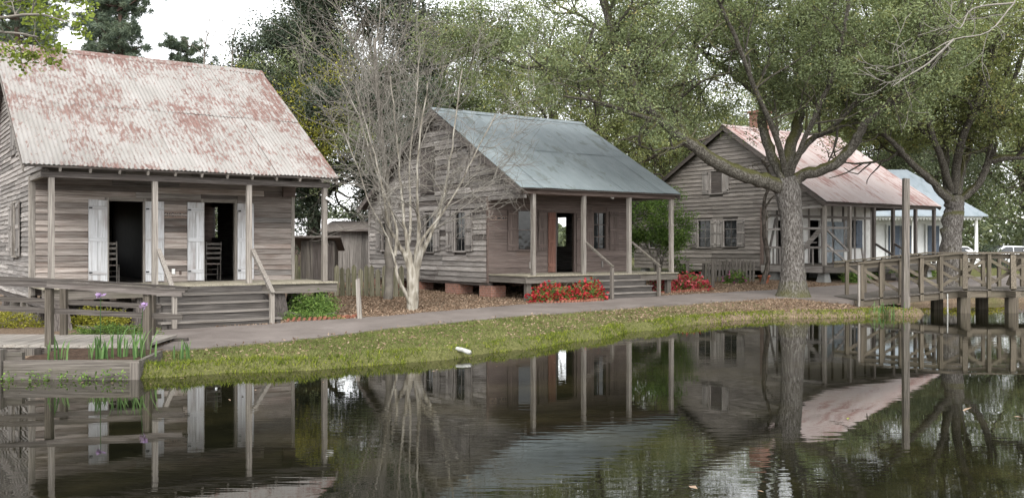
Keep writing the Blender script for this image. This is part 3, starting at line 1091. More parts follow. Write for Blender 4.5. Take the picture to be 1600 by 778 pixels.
chair('ladder_back_chair', loc2w(O1, 4.95, 3.6, FL - .01), A35 + R(175), 'ladder back chair inside the right door of the rusty roofed cabin')

# ------------------------------------------------------------------ house with the blue grey roof (middle)
O2 = (.306, 29.6)
h = empty('cabin', (O2[0], O2[1], 0), A35, 'grey clapboard cabin with blue grey tin roof and reddish porch wall, in the middle', 'house', 'cabins along the path')
FL, PL = 1.21, 3.86
zE, zR, yR = 4.03, 7.2, 5.69
sl = (zR - zE) / yR
yB, xl, xr, yw = 11.5, .32, 6.8, 2.4
win_l, win_r, door = (1.55, 2.3, 2.05, 3.40), (4.98, 5.58, 2.07, 3.40), (3.24, 4.06, 1.21, 3.36)
fw = Wall(h, (0, yw, 0), (1, 0, 0), (0, -1, 0), 'x', 'front_wall')
ops = [win_l, win_r, door]
fw.backing(xl, xr, .9, 4.7, ops, M['brown_x'])
opf = [(o[0] - .065, o[1] + .065, o[2] - (.065 if o is not door else 0), o[3] + .065) for o in ops]
wood('porch_wall_x', (.05, .04, .036), (.112, .088, .078), (.175, .142, .128), 'x', (.07, .045, .04), .5, .14)
wood('porch_wall_z', (.048, .038, .034), (.108, .084, .074), (.17, .137, .123), 'z', (.07, .045, .04), .5, .14)
fw.siding(lambda z: (xl, xr), FL, 4.6, .2, opf, [M['porch_wall_x']], maxlen=4.5, proud=.02, flush=True)
fw.window(*win_l, M['porch_wall_x'], M['porch_wall_z'], grid=(1, 2))
fw.window(*win_r, M['porch_wall_x'], M['porch_wall_z'], grid=(2, 3))
for a0, a1 in ((1.08, 1.47), (2.40, 2.80)): fw.shutter(a0, a1, 2.0, 3.44, M['porch_wall_z'], M['porch_wall_x'], 2, iron=False)
for a0, a1 in ((4.6, 4.90), (5.72, 6.18)): fw.shutter(a0, a1, 2.0, 3.46, M['porch_wall_z'], M['porch_wall_x'], 2, iron=False)
fr = fw.slab('door_frame', door[0] - .065, door[0], door[2], door[3] + .065, -.1, .04, M['porch_wall_z'])
fw.slab('jamb', door[1], door[1] + .065, door[2], door[3] + .065, -.1, .04, M['porch_wall_z'], fr)
fw.slab('lintel', door[0], door[1], door[3], door[3] + .065, -.1, .042, M['porch_wall_x'], fr)
fw.shutter(2.84, 3.17, FL + .02, 3.36, M['red_z'], M['red_x'], 2, iron=False)
fw.shutter(4.14, 4.5, FL + .02, 3.36, M['porch_wall_z'], M['porch_wall_x'], 2, iron=False)
for x in (2.02, 5.35): fw.slab('outlet_box', x, x + .08, 1.38, 1.6, .022, .06, M['grey_z'])
sw = Wall(h, (xl, 0, 0), (0, 1, 0), (-1, 0, 0), 'y', 'side_wall')
ws = [(3.85, 4.55, 2.0, 3.36), (6.1, 6.7, 1.95, 3.36), (9.6, 10.25, 2.0, 3.1)]
roofz = lambda y: (zE + sl * y if y < yR else zR - sl * (y - yR)) - .12
sw.backing(yw, yB, .9, PL, ws, M['dark_y'], gable=[(.25, PL), (yB, PL), (yR, roofz(yR)), (.25, max(PL + .01, roofz(.25)))])


def span2(z):
    if z < PL: return (yw, yB)
    return (max(.3, (z + .12 - zE) / sl), min(yB, yR + (zR - .12 - z) / sl))


sw.siding(span2, .9, zR - .15, .185, [(o[0] - .065, o[1] + .065, o[2] - .065, o[3] + .065) for o in ws] + [(3.55, 4.4, 4.35, 5.65), (6.0, 7.1, 4.1, 5.8)], [M['grey_y']] * 9 + [M['dark_y']], jit=.014, maxlen=4.2, proud=.04)
for o in ws: sw.window(*o, M['grey_y'], M['grey_z'], grid=(2, 3))
for a0, a1 in ((3.32, 3.76), (4.64, 5.1), (5.58, 6.02), (6.8, 7.25), (9.1, 9.5), (10.35, 10.75)):
    sw.shutter(a0, a1, 1.97, 3.42, M['grey_z'], M['grey_y'], 3, d=.06)
sw.shutter(3.6, 4.35, 4.4, 5.6, M['grey_z'], M['grey_y'], 3, d=.02)
sw.shutter(6.05, 7.05, 4.15, 5.75, M['dark_z'], M['dark_y'], 4, d=.02)
sw.slab('corner_board', yw - .03, yw + .06, .9, PL, .0, .05, M['brown_z'])
sw.slab('corner_board', yB - .1, yB, .9, PL, .0, .05, M['grey_z'])
sw.slab('plate_board', .25, yw - .03, PL - .14, PL - .02, -.06, .03, M['grey_y'])
bw = Wall(h, (0, yB, 0), (1, 0, 0), (0, 1, 0), 'x', 'rear_wall')
bw.backing(xl, xr, .9, 4.2, [(1.5, 2.3, 2.0, 3.4)], M['grey_x'])
rw = Wall(h, (xr, 0, 0), (0, 1, 0), (1, 0, 0), 'y', 'right_wall')
rw.backing(yw, yB, .9, PL, [(6.2, 6.85, 2.15, 3.35)], M['grey_y'], gable=[(.25, PL), (yB, PL), (yR, roofz(yR)), (.25, max(PL + .01, roofz(.25)))])
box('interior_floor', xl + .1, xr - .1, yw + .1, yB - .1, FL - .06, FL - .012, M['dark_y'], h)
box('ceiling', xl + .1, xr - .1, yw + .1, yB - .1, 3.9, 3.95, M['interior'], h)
roof_plane(h, (-.05, 0, zE), (7.1, 0, zE), (-.05, yR, zR), (7.1, yR, zR), M['tin_blue'], M['dark_x'], 2, .9, .076, .008)
roof_plane(h, (7.1, 11.9, zR - sl * (11.9 - yR)), (-.05, 11.9, zR - sl * (11.9 - yR)), (7.1, yR, zR), (-.05, yR, zR), M['tin_blue'], M['dark_x'], 1, .9, .076, .008, name='rear_roof')
ridge_cap(h, (-.07, yR, zR), (7.12, yR, zR), sl, M['tin_blue'])
for x in (-.03, 7.08):
    beam('rake_board', (x, .02, zE - .12), (x, yR, zR - .12), .03, .16, M['dark_y'], h)
    beam('rake_board', (x, 11.9, zR - sl * (11.9 - yR) - .12), (x, yR, zR - .12), .03, .16, M['dark_y'], h)
box('fascia_beam', .25, 7.05, .22, .36, 3.86, 4.02, M['brown_x'], h)
box('porch_ceiling', .35, 6.95, .37, yw - .05, 3.95, 3.98, M['brown_x'], h)
for x in (.68, 2.8, 4.86, 6.92): box('post', x - .065, x + .065, .235, .365, FL, 3.86, M['post_z'], h)
floor_planks(h, .3, 7.1, .1, yw, FL, M['floor_y'])
box('sill_beam', .3, 7.1, .16, .26, .95, FL - .05, M['dock_x'], h)
box('sill_beam', .33, .45, .27, yw, .95, FL - .05, M['dock_y'], h)
box('sill_beam', xl + .03, xl + .18, yw + .02, yB, .80, .9, M['dark_y'], h)
for y0, y1 in ((2.25, 3.0), (4.35, 5.3), (7.2, 7.9), (9.0, 9.7), (10.8, 11.5)):
    z0 = gz(*loc2w(O2, xl, y0)[:2]) - .1
    box('brick_pier', xl + .02, xl + .62, y0, y1, z0, .80, M['brick_pier'], h)
for x in (2.5, 4.6, 6.3):
    for y in (2.6, 7.0, 11.0): box('brick_pier', x, x + .5, y, y + .5, .2, .90, M['brick_pier'], h)
for x in (.5, 2.7, 6.8): box('floor_post', x - .09, x + .09, .28, .44, .25, .95, M['dock_z'], h)
steps(h, 2.95, 5.2, .1, FL, .40, 4, M['riser_x'], M['step_x'], .29, .08)
for x, xp in ((2.8, 3.0), (4.86, 5.12)):
    tr = beam('handrail', (xp - .12, .30, 2.3), (xp, -.98, 1.48), .09, .05, M['dock_y'], h)
    box('handrail_post', xp - .05, xp + .05, -.97, -.87, .42, 1.44, M['dock_z'], tr)
tube('porch_lamp', [(4.2, .5, 3.94), (4.2, .5, 3.86), (4.3, .48, 3.84)], .04, M['white_plastic'], h)
sign('sign', loc2w(O2, .80, yw - .026, 3.12), A35, .88, .15, 'NO SMOKING', .13, 'small no smoking board on the reddish porch wall of the middle cabin')
b = empty('bed', loc2w(O2, 4.9, 6.6, FL - .01), A35, 'low bed with pale cover seen through the door of the middle cabin', 'bed')
MB().box(-.5, .5, -.9, .9, .3, .4).build('frame', M['brown_y'], b)
MB().box(-.48, .48, -.88, .88, .4, .58).build('mattress', M['cloth_white'], b)
for sx in (-.46, .46):
    for sy in (-.86, .86): box('leg', sx - .03, sx + .03, sy - .03, sy + .03, 0, .8, M['brown_z'], b)

# ------------------------------------------------------------------ house with the pinkish roof behind the oak
O3 = (13.78, 40.7)
h = empty('cabin', (O3[0], O3[1], 0), A35, 'grey clapboard house with pinkish rusted roof and deep porch behind the big oak', 'house', 'cabins along the path')
FL, PL = 1.32, 4.0
zE, zR, yR = 4.12, 8.06, 5.94
sl = (zR - zE) / yR
sl2 = .56
yB, xl, xr, yw = 12.6, .25, 8.9, 3.7
fw = Wall(h, (0, yw, 0), (1, 0, 0), (0, -1, 0), 'x', 'front_wall')
ops = [(1.35, 2.25, FL, 3.4), (3.75, 4.55, FL, 3.45), (6.5, 7.3, 2.1, 3.5)]
fw.backing(xl, xr, .9, 4.9, ops, M['plaster'])
for x in (xl, 1.2, 2.3, 3.0, 3.6, 4.6, 5.45, 6.35, 7.35, 8.2, xr - .14): fw.slab('timber', x, x + .13, FL, 4.6, -.01, .025, M['grey_z'])
fw.slab('timber', xl, xr, 3.55, 3.68, -.01, .028, M['grey_x'])
for a, b_ in (((.5, FL), (1.15, 3.5)), ((2.45, FL), (2.95, 3.5)), ((7.6, 3.5), (8.15, FL))):
    beam('timber', fw.P(a[0], a[1], .01), fw.P(b_[0], b_[1], .01), .1, .1, M['grey_z'], h, up=(0, 1, 0))
fw.window(6.5, 7.3, 2.1, 3.5, M['grey_x'], M['grey_z'])
fw.shutter(5.6, 6.35, FL + .02, 3.4, M['door_grey'], M['door_grey'], 3)
fw.shutter(4.72, 5.4, FL + .02, 3.4, M['door_grey'], M['door_grey'], 3)
fw.shutter(7.42, 7.95, 2.05, 3.5, M['blue_shutter'], M['blue_shutter'], 2)
sw = Wall(h, (xl, 0, 0), (0, 1, 0), (-1, 0, 0), 'y', 'side_wall')
ws = [(5.27, 6.1, 2.15, 3.42), (6.98, 7.82, 2.12, 3.45), (10.75, 11.4, 2.1, 3.0)]
wg = (6.22, 6.98, 4.8, 5.9)
roofz = lambda y: (zE + sl * y if y < yR else zR - sl2 * (y - yR)) - .12
sw.backing(yw, yB, 1.0, PL, ws, M['dark_y'], gable=[(.25, PL), (yB, PL), (yB, roofz(yB)), (yR, roofz(yR)), (.25, max(PL + .01, roofz(.25)))])


def span3(z):
    if z < PL: return (yw, yB)
    return (max(.3, (z + .12 - zE) / sl), min(yB, yR + (zR - .12 - z) / sl2))


sw.siding(span3, 1.0, zR - .15, .2, [(o[0] - .065, o[1] + .065, o[2] - .065, o[3] + .065) for o in ws + [wg]], [M['h3_y']], jit=.014, maxlen=4.5, proud=.045)
for o in ws + [wg]: sw.window(*o, M['grey_y'], M['grey_z'])
for a0, a1, q in ((4.75, 5.2, ws[0]), (6.17, 6.52, ws[0]), (6.55, 6.9, ws[1]), (7.9, 8.35, ws[1]), (5.75, 6.15, wg), (7.05, 7.5, wg), (10.3, 10.68, ws[2]), (11.5, 11.9, ws[2])):
    sw.shutter(a0, a1, q[2] - .02, q[3] + .03, M['grey_z'], M['grey_y'], 2, d=.065)
sw.slab('corner_board', yw - .06, yw + .12, 1.0, PL, .0, .06, M['brown_z'])
sw.slab('plate_board', .25, yw - .06, PL - .16, PL - .02, -.08, .03, M['grey_y'])
bw = Wall(h, (0, yB, 0), (1, 0, 0), (0, 1, 0), 'x', 'rear_wall')
bw.backing(xl, xr, 1.0, 4.3, [], M['grey_x'])
rw = Wall(h, (xr, 0, 0), (0, 1, 0), (1, 0, 0), 'y', 'right_wall')
rw.backing(yw, yB, 1.0, PL, [], M['grey_y'], gable=[(.25, PL), (yB, PL), (yB, roofz(yB)), (yR, roofz(yR)), (.25, max(PL + .01, roofz(.25)))])
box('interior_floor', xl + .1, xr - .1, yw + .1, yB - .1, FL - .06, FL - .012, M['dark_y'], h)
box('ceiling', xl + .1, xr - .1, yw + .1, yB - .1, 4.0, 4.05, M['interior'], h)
roof_plane(h, (-.05, 0, zE), (9.12, 0, zE), (-.05, yR, zR), (9.12, yR, zR), M['tin_pink'], M['dark_x'], 2, .85, .1, .012)
roof_plane(h, (9.12, 13.1, zR - sl2 * (13.1 - yR)), (-.05, 13.1, zR - sl2 * (13.1 - yR)), (9.12, yR, zR), (-.05, yR, zR), M['tin_pink'], M['dark_x'], 1, .85, .1, .012, name='rear_roof')
ridge_cap(h, (-.07, yR, zR), (9.14, yR, zR), sl2, M['tin_pink'])
for x in (-.03, 9.1):
    beam('rake_board', (x, .02, zE - .12), (x, yR, zR - .12), .03, .16, M['dark_y'], h)
    beam('rake_board', (x, 13.1, zR - sl2 * (13.1 - yR) - .12), (x, yR, zR - .12), .03, .16, M['dark_y'], h)
ch = box('chimney', 3.3, 4.1, yR + .5, yR + 1.2, zR - .9, zR + 1.0, M['brick_pier'], h)
box('chimney_cap', 3.22, 4.18, yR + .42, yR + 1.28, zR + 1.0, zR + 1.12, M['brick_pier'], ch)
box('fascia_beam', .1, 9.0, .2, .36, 3.95, 4.1, M['dark_x'], h)
for x in (.28, 2.09, 3.94, 5.47, 7.34, 8.95): box('post', x - .07, x + .07, .22, .36, FL, 3.95, M['post_z'] if x < 3 else M['dark_z'], h)
for y in (2.0, 3.5): box('post', .2, .32, y - .06, y + .06, FL, 3.95, M['post_z'], h)
floor_planks(h, .1, 9.0, .1, yw, FL, M['dock_y'])
box('sill_beam', .1, 9.0, .14, .26, .98, FL - .05, M['dock_x'], h)
box('sill_beam', .1, .24, .27, yw, .98, FL - .05, M['grey_y'], h)
for x in (.5, 3.5, 6.5, 8.6):
    for y in (.5, 3.2, 7.5, 12.0):
        MB().hexa([(x - .28, y - .28, .3), (x + .28, y - .28, .3), (x + .28, y + .28, .3), (x - .28, y + .28, .3), (x - .16, y - .16, .98), (x + .16, y - .16, .98), (x + .16, y + .16, .98), (x - .16, y + .16, .98)]).build('pier', M['concrete_pier'], h)
for z in (2.1, 2.95): box('side_rail', .22, .30, .4, yw - .1, z - .05, z + .05, M['grey_y'], h)
for y in (.9, 1.5, 2.7, 3.1): box('baluster', .23, .29, y - .03, y + .03, FL, 2.05, M['grey_z'], h)
beam('stair_stringer', (.8, 2.6, FL), (.8, .8, 3.0), .05, .22, M['grey_y'], h)
beam('brace', (.28, .3, 3.0), (2.09, .3, 1.9), .06, .10, M['grey_x'], h)
for z in (1.95, 2.98): box('front_rail', .36, 2.0, .26, .32, z - .05, z + .05, M['grey_x'], h)
beam('brace', (.3, .3, 2.3), (1.9, .3, FL + .1), .05, .10, M['grey_x'], h)
box('shelf', .9, 1.9, 1.9, 2.4, 2.3, 2.36, M['grey_x'], h)
steps(h, 4.0, 5.4, .1, FL, .52, 4, M['dark_x'], M['dock_x'], .3, .05)
for xp in (3.98, 5.5):
    tr = beam('handrail', (xp, .29, 2.3), (xp, -1.2, 1.45), .09, .09, M['dark_y'], h)
    box('handrail_post', xp - .05, xp + .05, -1.2, -1.1, .45, 1.42, M['dark_z'], tr)

# ------------------------------------------------------------------ white house with hipped roof, far right
h = empty('white_house', (22.6, 58, 0), R(2), 'white house with pale blue hipped roof, white columns and dark blue shutters, far right', 'house')
FL = 1.3
fw = Wall(h, (0, 2.2, 0), (1, 0, 0), (0, -1, 0), 'x', 'front_wall')
dd = [(1.0, 1.8, FL, 3.6), (3.6, 4.4, FL, 3.6)]
fw.backing(0, 6.6, .9, 4.05, dd, M['white_paint'])
for a0 in (.1, 1.9, 2.7, 4.5, 5.6): fw.shutter(a0, a0 + .75, FL + .05, 3.5, M['blue_shutter'], M['blue_shutter'], 2, iron=False)
box('body', 0, 6.6, 2.4, 9, .9, 4.05, M['white_paint'], h)
floor_planks(h, -.2, 7.0, .2, 2.2, FL, M['dock_y'])
box('sill_beam', -.2, 7.0, .24, .34, .9, FL - .05, M['white_paint'], h)
for x in (-.0, 1.35, 2.7, 4.05, 5.4, 6.75):
    c_ = MB().lathe((x, .4, FL), [(.15, 0), (.15, .12), (.11, .16), (.10, 2.5), (.15, 2.56), (.15, 2.64)], 12).build('column', M['white_paint'], h, True)
    box('plinth', x - .17, x + .17, .23, .57, FL - .04, FL + .02, M['white_paint'], c_)
box('cornice', -.25, 7.05, .2, .5, 3.94, 4.1, M['white_paint'], h)
for i in range(36):
    x = -.2 + i * .2
    mobj('trim_tooth', [(x, .19, 3.94), (x + .19, .19, 3.94), (x + .095, .19, 3.78), (x, .22, 3.94), (x + .19, .22, 3.94), (x + .095, .22, 3.78)], [(0, 1, 2), (5, 4, 3), (0, 2, 5, 3), (1, 4, 5, 2), (0, 3, 4, 1)], M['white_paint'], h)
zt = 7.35
rp = [(-.5, -.1, 4.1), (7.25, -.1, 4.1), (7.25, 10, 4.1), (-.5, 10, 4.1), (2.0, 4.9, zt), (4.4, 4.9, zt)]
mobj('roof', rp + [(x, y, z - .08) for x, y, z in rp[:4]], [(0, 1, 5, 4), (1, 2, 5), (2, 3, 4, 5), (3, 0, 4), (9, 8, 7, 6), (0, 6, 7, 1), (1, 7, 8, 2), (2, 8, 9, 3), (3, 9, 6, 0)], M['tin_pale'], h)
for x in (.6, 3.0, 6.0): box('pier', x, x + .5, .5, 8, .4, .92, M['brick_pier'], h)

# ------------------------------------------------------------------ sheds between the cabins
def shed(name, loc, rz, wd, dp, hf, hb, label, mat, door_=True):
    e = empty(name, loc, rz, label, 'shed')
    n_ = int(wd / .17)
    for face, y in (('front_wall', 0), ('rear_wall', dp - .03)):
        hh = hf if y == 0 else hb
        root = box(face, 0, wd, y + .012 if y == 0 else y, y + .03 if y == 0 else y + .02, -.1, hh, M['dark_z'], e)
        if y == 0:
            for i in range(n_):
                x0 = wd * i / n_
                box('board', x0 + .006, x0 + wd / n_ - .006, -.012 - random.uniform(0, .008), .01, random.uniform(-.05, .08), hh, mat, root)
    for x in (0, wd - .03):
        root = mobj('side_wall', [(x + .01, .03, -.1), (x + .02, .03, -.1), (x + .02, dp, -.1), (x + .01, dp, -.1), (x + .01, .03, hf), (x + .02, .03, hf), (x + .02, dp, hb), (x + .01, dp, hb)], HEXF, M['dark_z'], e)
        for i in range(int(dp / .2)):
            y0 = .04 + (dp - .05) * i / int(dp / .2)
            hz = hf + (hb - hf) * y0 / dp
            xo = x - .012 if x == 0 else x + .022
            box('board', xo, xo + .02, y0, y0 + .19, random.uniform(-.05, .05), hz - .02, mat, root)
    if door_:
        d_ = box('door', wd * .35, wd * .35 + .75, -.05, -.025, .1, min(1.8, hf - .1), M['dark_z'], e)
        box('batten', wd * .35 + .05, wd * .35 + .7, -.07, -.051, .4, .5, M['dark_x'], d_)
    mobj('roof', [(-.25, -.35, hf + .02 - .35 * (hb - hf) / dp), (wd + .25, -.35, hf + .02 - .35 * (hb - hf) / dp), (wd + .25, dp + .2, hb + .06), (-.25, dp + .2, hb + .06),
                  (-.25, -.35, hf + .09 - .35 * (hb - hf) / dp), (wd + .25, -.35, hf + .09 - .35 * (hb - hf) / dp), (wd + .25, dp + .2, hb + .13), (-.25, dp + .2, hb + .13)], HEXF, M['dark_x'], e)
    return e


shed('small_shed', (-8.0, 35.2, gz(-8.0, 35.2)), R(6), 1.25, 1.6, 1.9, 1.45, 'small dark shed with slanting roof between the two nearest cabins', M['dock_z'])
shed('barn', (-8.2, 41.0, gz(-8.2, 41)), R(4), 5.5, 4.0, 2.28, 2.7, 'wide grey shed of upright boards behind the picket fence', M['shed_z'], False)
e = empty('far_building', (-17.5, 64, gz(-17.5, 64)), R(5), 'far low building with white roof seen past the left cabin', 'building')
box('wall', 0, 7, 0, 5, -.2, 1.9, M['brown_z'], e)
mobj('roof', [(-.4, -.4, 1.85), (7.4, -.4, 1.85), (7.4, 2.5, 3.4), (-.4, 2.5, 3.4), (7.4, 5.4, 1.85), (-.4, 5.4, 1.85)], [(0, 1, 2, 3), (3, 2, 4, 5), (1, 4, 2), (0, 3, 5), (0, 5, 4, 1)], M['far_roof_white'], e)
for x in (1, 3.2, 5.2): box('window', x, x + .8, -.03, .01, .7, 1.5, M['glass_dark'], e)


# ------------------------------------------------------------------ picket fences
def fence(label, p0, p1, hgt, wd, gap, mat, bend=None):
    p0, p1 = Vector(p0), Vector(p1)
    L = (p1 - p0).length
    d = (p1 - p0) / L
    e = empty('picket_fence', (p0.x, p0.y, 0), math.atan2(d.y, d.x), label, 'fence')
    n_ = int(L / (wd + gap))
    gzf = lambda x: gz(p0.x + d.x * x, p0.y + d.y * x)
    for i in range(n_):
        x = i * (wd + gap)
        z0, hh = gzf(x) - .05, hgt * random.uniform(.9, 1.05)
        tl = random.uniform(-.03, .03)
        mobj('picket', [(x, -.012, z0), (x + wd, -.012, z0), (x + wd, .012, z0), (x, .012, z0), (x + tl, -.012, z0 + hh), (x + wd + tl, -.012, z0 + hh), (x + wd + tl, .012, z0 + hh), (x + tl, .012, z0 + hh),
                        (x + wd / 2 + tl, -.012, z0 + hh + wd * .6), (x + wd / 2 + tl, .012, z0 + hh + wd * .6)],
             [(0, 3, 2, 1), (0, 1, 5, 8, 4), (2, 3, 7, 9, 6), (1, 2, 6, 5), (3, 0, 4, 7), (4, 8, 9, 7), (8, 5, 6, 9)], mat, e)
    for f_ in (.25, .75):
        beam('rail', (0, .035, gzf(0) + hgt * f_), (L, .035, gzf(L) + hgt * f_), .03, .08, M['dock_x'], e)
    for x in np.arange(0, L + .1, 1.8): box('fence_post', x - .05, x + .05, .055, .15, gzf(x) - .1, gzf(x) + hgt * .95, M['dock_z'], e)
    return e


fence('mossy picket fence behind the bare crape myrtle, between the left and middle cabins', (-6.2, 32.4), (-3.55, 31.9), 1.02, .17, .045, M['mossy_z'])
fence('short run of old pickets behind the left cabin porch', (-8.6, 36.8), (-7.4, 36.8), 1.3, .14, .05, M['mossy_z'])
fence('low leaning picket fence in front of the pinkish roofed house, beside the flower pot', (8.55, 41.2), (11.0, 41.6), 1.0, .10, .06, M['dock_z'])

# loose posts
o = MB().hexa([(-.06, -.05, 0), (.06, -.05, 0), (.06, .05, 0), (-.06, .05, 0), (-.10, -.05, 1.08), (.0, -.05, 1.12), (.0, .05, 1.12), (-.10, .05, 1.08)]).build('fence_post', M['post_z'])
o.location = (-3.92, 23.9, gz(-3.92, 23.9) - .05)
tag(o, 'lone leaning grey post beside the path near the bare tree', 'post')
o = empty('hitching_rail', (0, 0, 0), 0, 'low wooden rail with square post beside the red azaleas of the middle cabin', 'rail')
x0, y0 = 8.0, 37.0
box('post', x0 - .06, x0 + .06, y0 - .06, y0 + .06, gz(x0, y0) - .1, gz(x0, y0) + 1.15, M['dock_z'], o)
box('post', x0 - 1.06, x0 - .94, y0 - .06, y0 + .06, gz(x0, y0) - .1, gz(x0, y0) + 1.1, M['dock_z'], o)
box('rail', x0 - 1.3, x0 + .1, y0 - .03, y0 + .03, gz(x0, y0) + .98, gz(x0, y0) + 1.1, M['dock_x'], o)
o = MB().hexa([(-.11, -.10, -.6), (.085, -.10, -.6), (.085, .10, -.6), (-.11, .10, -.6), (-.075, -.09, 4.3), (.095, -.09, 4.28), (.095, .09, 4.28), (-.075, .09, 4.3)]).build('pole', M['dock_z'])
o.location = (12.45, 29.35, 0)
tag(o, 'tall square timber pole standing in front of the wooden bridge', 'pole')

# ------------------------------------------------------------------ wooden bridge (right)
br = empty('footbridge', (11.2, 30.0, 0), 0, 'wooden footbridge with crossed railings over the pond inlet', 'bridge')
dz = lambda x: .44 + (.33 * x / 3.3 if x < 3.3 else .33)
b = MB()
x = 0.0
while x < 11:
    b.hexa([(x, -.08, dz(x) - .045), (x + .135, -.08, dz(x + .135) - .045), (x + .135, 2.28, dz(x + .135) - .045), (x, 2.28, dz(x) - .045), (x, -.08, dz(x)), (x + .135, -.08, dz(x + .135)), (x + .135, 2.28, dz(x + .135)), (x, 2.28, dz(x))])
    x += .142
b.build('deck', M['dock_y'], br)
for y in (.02, 2.1):
    beam('stringer', (-.1, y, dz(0) - .16), (3.3, y, dz(3.3) - .16), .09, .22, M['bridge_x'], br)
    beam('stringer', (3.3, y, dz(4) - .16), (11, y, dz(11) - .16), .09, .22, M['bridge_x'], br)
for y, ph in ((-.03, 0), (2.2, .32)):
    xs = [.1 + ph, .72 + ph, 1.35 + ph, 2.02 + ph, 2.65 + ph, 3.42 + ph * .6, 4.2 + ph * .6, 4.95 + ph * .6, 5.7, 6.5, 7.3, 8.1, 8.9, 9.7, 10.5]
    for x in xs:
        box('railing_post', x - .055, x + .055, y - .05, y + .05, dz(x) - .25 if y < 1 else dz(x) - .04, dz(x) + 1.14, M['bridge_z'], br)
    yo = y - .075 if y < 1 else y + .075
    beam('handrail', (-.05, y, dz(0) + 1.165), (3.3, y, dz(3.3) + 1.165), .17, .045, M['bridge_x'], br)
    beam('handrail', (3.3, y, dz(4) + 1.165), (11, y, dz(11) + 1.165), .17, .045, M['bridge_x'], br)
    beam('rail', (0, y + .075, dz(0) + 1.05), (3.3, y + .075, dz(3.3) + 1.05), .04, .13, M['bridge_x'], br)
    beam('rail', (3.3, y + .075, dz(4) + 1.05), (11, y + .075, dz(11) + 1.05), .04, .13, M['bridge_x'], br)
    for i in range(0, len(xs) - 2, 2):
        a_, c_ = xs[i], xs[i + 2]
        beam('brace', (a_, y + .075, dz(a_) + .98), (c_, y + .075, dz(c_) + .12), .035, .10, M['bridge_x'], br)
        if i >= 4 and y < 1: beam('brace', (a_, y + .115, dz(a_) + .12), (c_, y + .115, dz(c_) + .98), .035, .10, M['bridge_x'], br)
for x in (3.28, 4.82, 6.4, 8.0):
    for y, s_ in ((-.14, -1), (2.3, 1)):
        MB().beam((x - .10, y + s_ * .42, dz(x) + .02), (x + .10, y + s_ * .02, dz(x) + 1.08), .15, .10).build('outrigger_brace', M['bridge_z'], br)
        box('outrigger_beam', x - .08, x + .08, min(y, y + s_ * .5) if s_ < 0 else y - .3, y + .3 if s_ < 0 else y + .5, dz(x) - .24, dz(x) - .05, M['bridge_y'], br)
for x in (3.45, 5.0, 6.7, 8.4):
    for y in (.1, 2.0): box('pile', x - .16, x + .16, y - .13, y + .13, -.9, dz(x) - .27, M['bridge_z'], br)
for x in (1.6,): box('pile', x - .1, x + .1, .1, .25, -.5, dz(x) - .2, M['dock_z'], br)
tube('drain_pipe', [(2.85, -.06, dz(2.85) - .1), (2.86, -.06, -.3)], .022, M['pvc'], br)
MB().box(1.42, 1.62, -.12, -.08, .02, dz(1.5) - .05).build('pipe_bracket', M['post_z'], br)
tube('end_post_pipe', [(-.02, -.1, .2), (-.02, -.1, 1.55)], .045, M['post_z'], br)

# ------------------------------------------------------------------ boardwalk with railings (left)
bw_ = empty('boardwalk', (-6.2, 17.1, 0), 0, 'wooden boardwalk with sloping handrails in front of the left cabin', 'boardwalk')
wz = lambda x: .335 - .004 * x
x = -9.0
while x < -.6:
    e_ = x + .235
    MB().hexa([(x + random.uniform(-.006, 0), -.1 - random.uniform(0, .03), wz(x) - .05), (e_ - .012, -.1, wz(x) - .05), (e_ - .012 - .12, 1.95, wz(x) - .05), (x - .12, 1.95, wz(x) - .05),
               (x, -.1, wz(x)), (e_ - .012, -.1, wz(x)), (e_ - .012 - .12, 1.95, wz(x)), (x - .12, 1.95, wz(x))]).build('plank', M['walk_y'], bw_)
    x = e_
box('stringer', -9.1, -.4, -.08, 0.0, .08, .285, M['rail_x'], bw_)
box('stringer', -9.1, -.4, 1.75, 1.85, .08, .285, M['rail_x'], bw_)
rz_ = lambda x: 1.50 - .045 * (x + 2.3) - (.02 * max(0, x + 2.3))
dy_ = lambda y: .0 if y < 1 else .07
for y, xs in ((-.05, (-8.0, -5.9, -4.2, -2.3, -.50)), (1.85, (-8.4, -6.3, -4.45, -2.95, -1.15))):
    for x in xs: box('railing_post', x - .06, x + .06, y - .06, y + .06, wz(x) - (.25 if y < 1 else .05), rz_(x) - .03 - dy_(y), M['rail_z'], bw_)
    x1 = .22 if y < 1 else -.4
    beam('handrail', (-9, y, rz_(-9) - dy_(y)), (-2.3, y, rz_(-2.3) - dy_(y)), .16, .04, M['rail_x'], bw_)
    beam('handrail', (-2.3, y, rz_(-2.3) - dy_(y)), (x1, y, rz_(x1) - dy_(y)), .16, .04, M['rail_x'], bw_)
    yo = y - .085 if y < 1 else y - .085
    beam('rail', (-9, yo, rz_(-9) - .065 - dy_(y)), (-2.3, yo, rz_(-2.3) - .065 - dy_(y)), .04, .08, M['dark_x'], bw_)
    beam('rail', (-2.3, yo, rz_(-2.3) - .065 - dy_(y)), (x1 - .05, yo, rz_(x1) - .065 - dy_(y)), .04, .08, M['dark_x'], bw_)
    xe = .12 if y < 1 else -1.0
    beam('rail', (-9, yo + .17, rz_(-9) - .5), (xe, yo + .17, rz_(xe) - .5), .04, .10, M['rail_x'], bw_)
box('pile', -2.65, -2.4, -.4, -.15, -.5, .31, M['dock_z'], bw_)

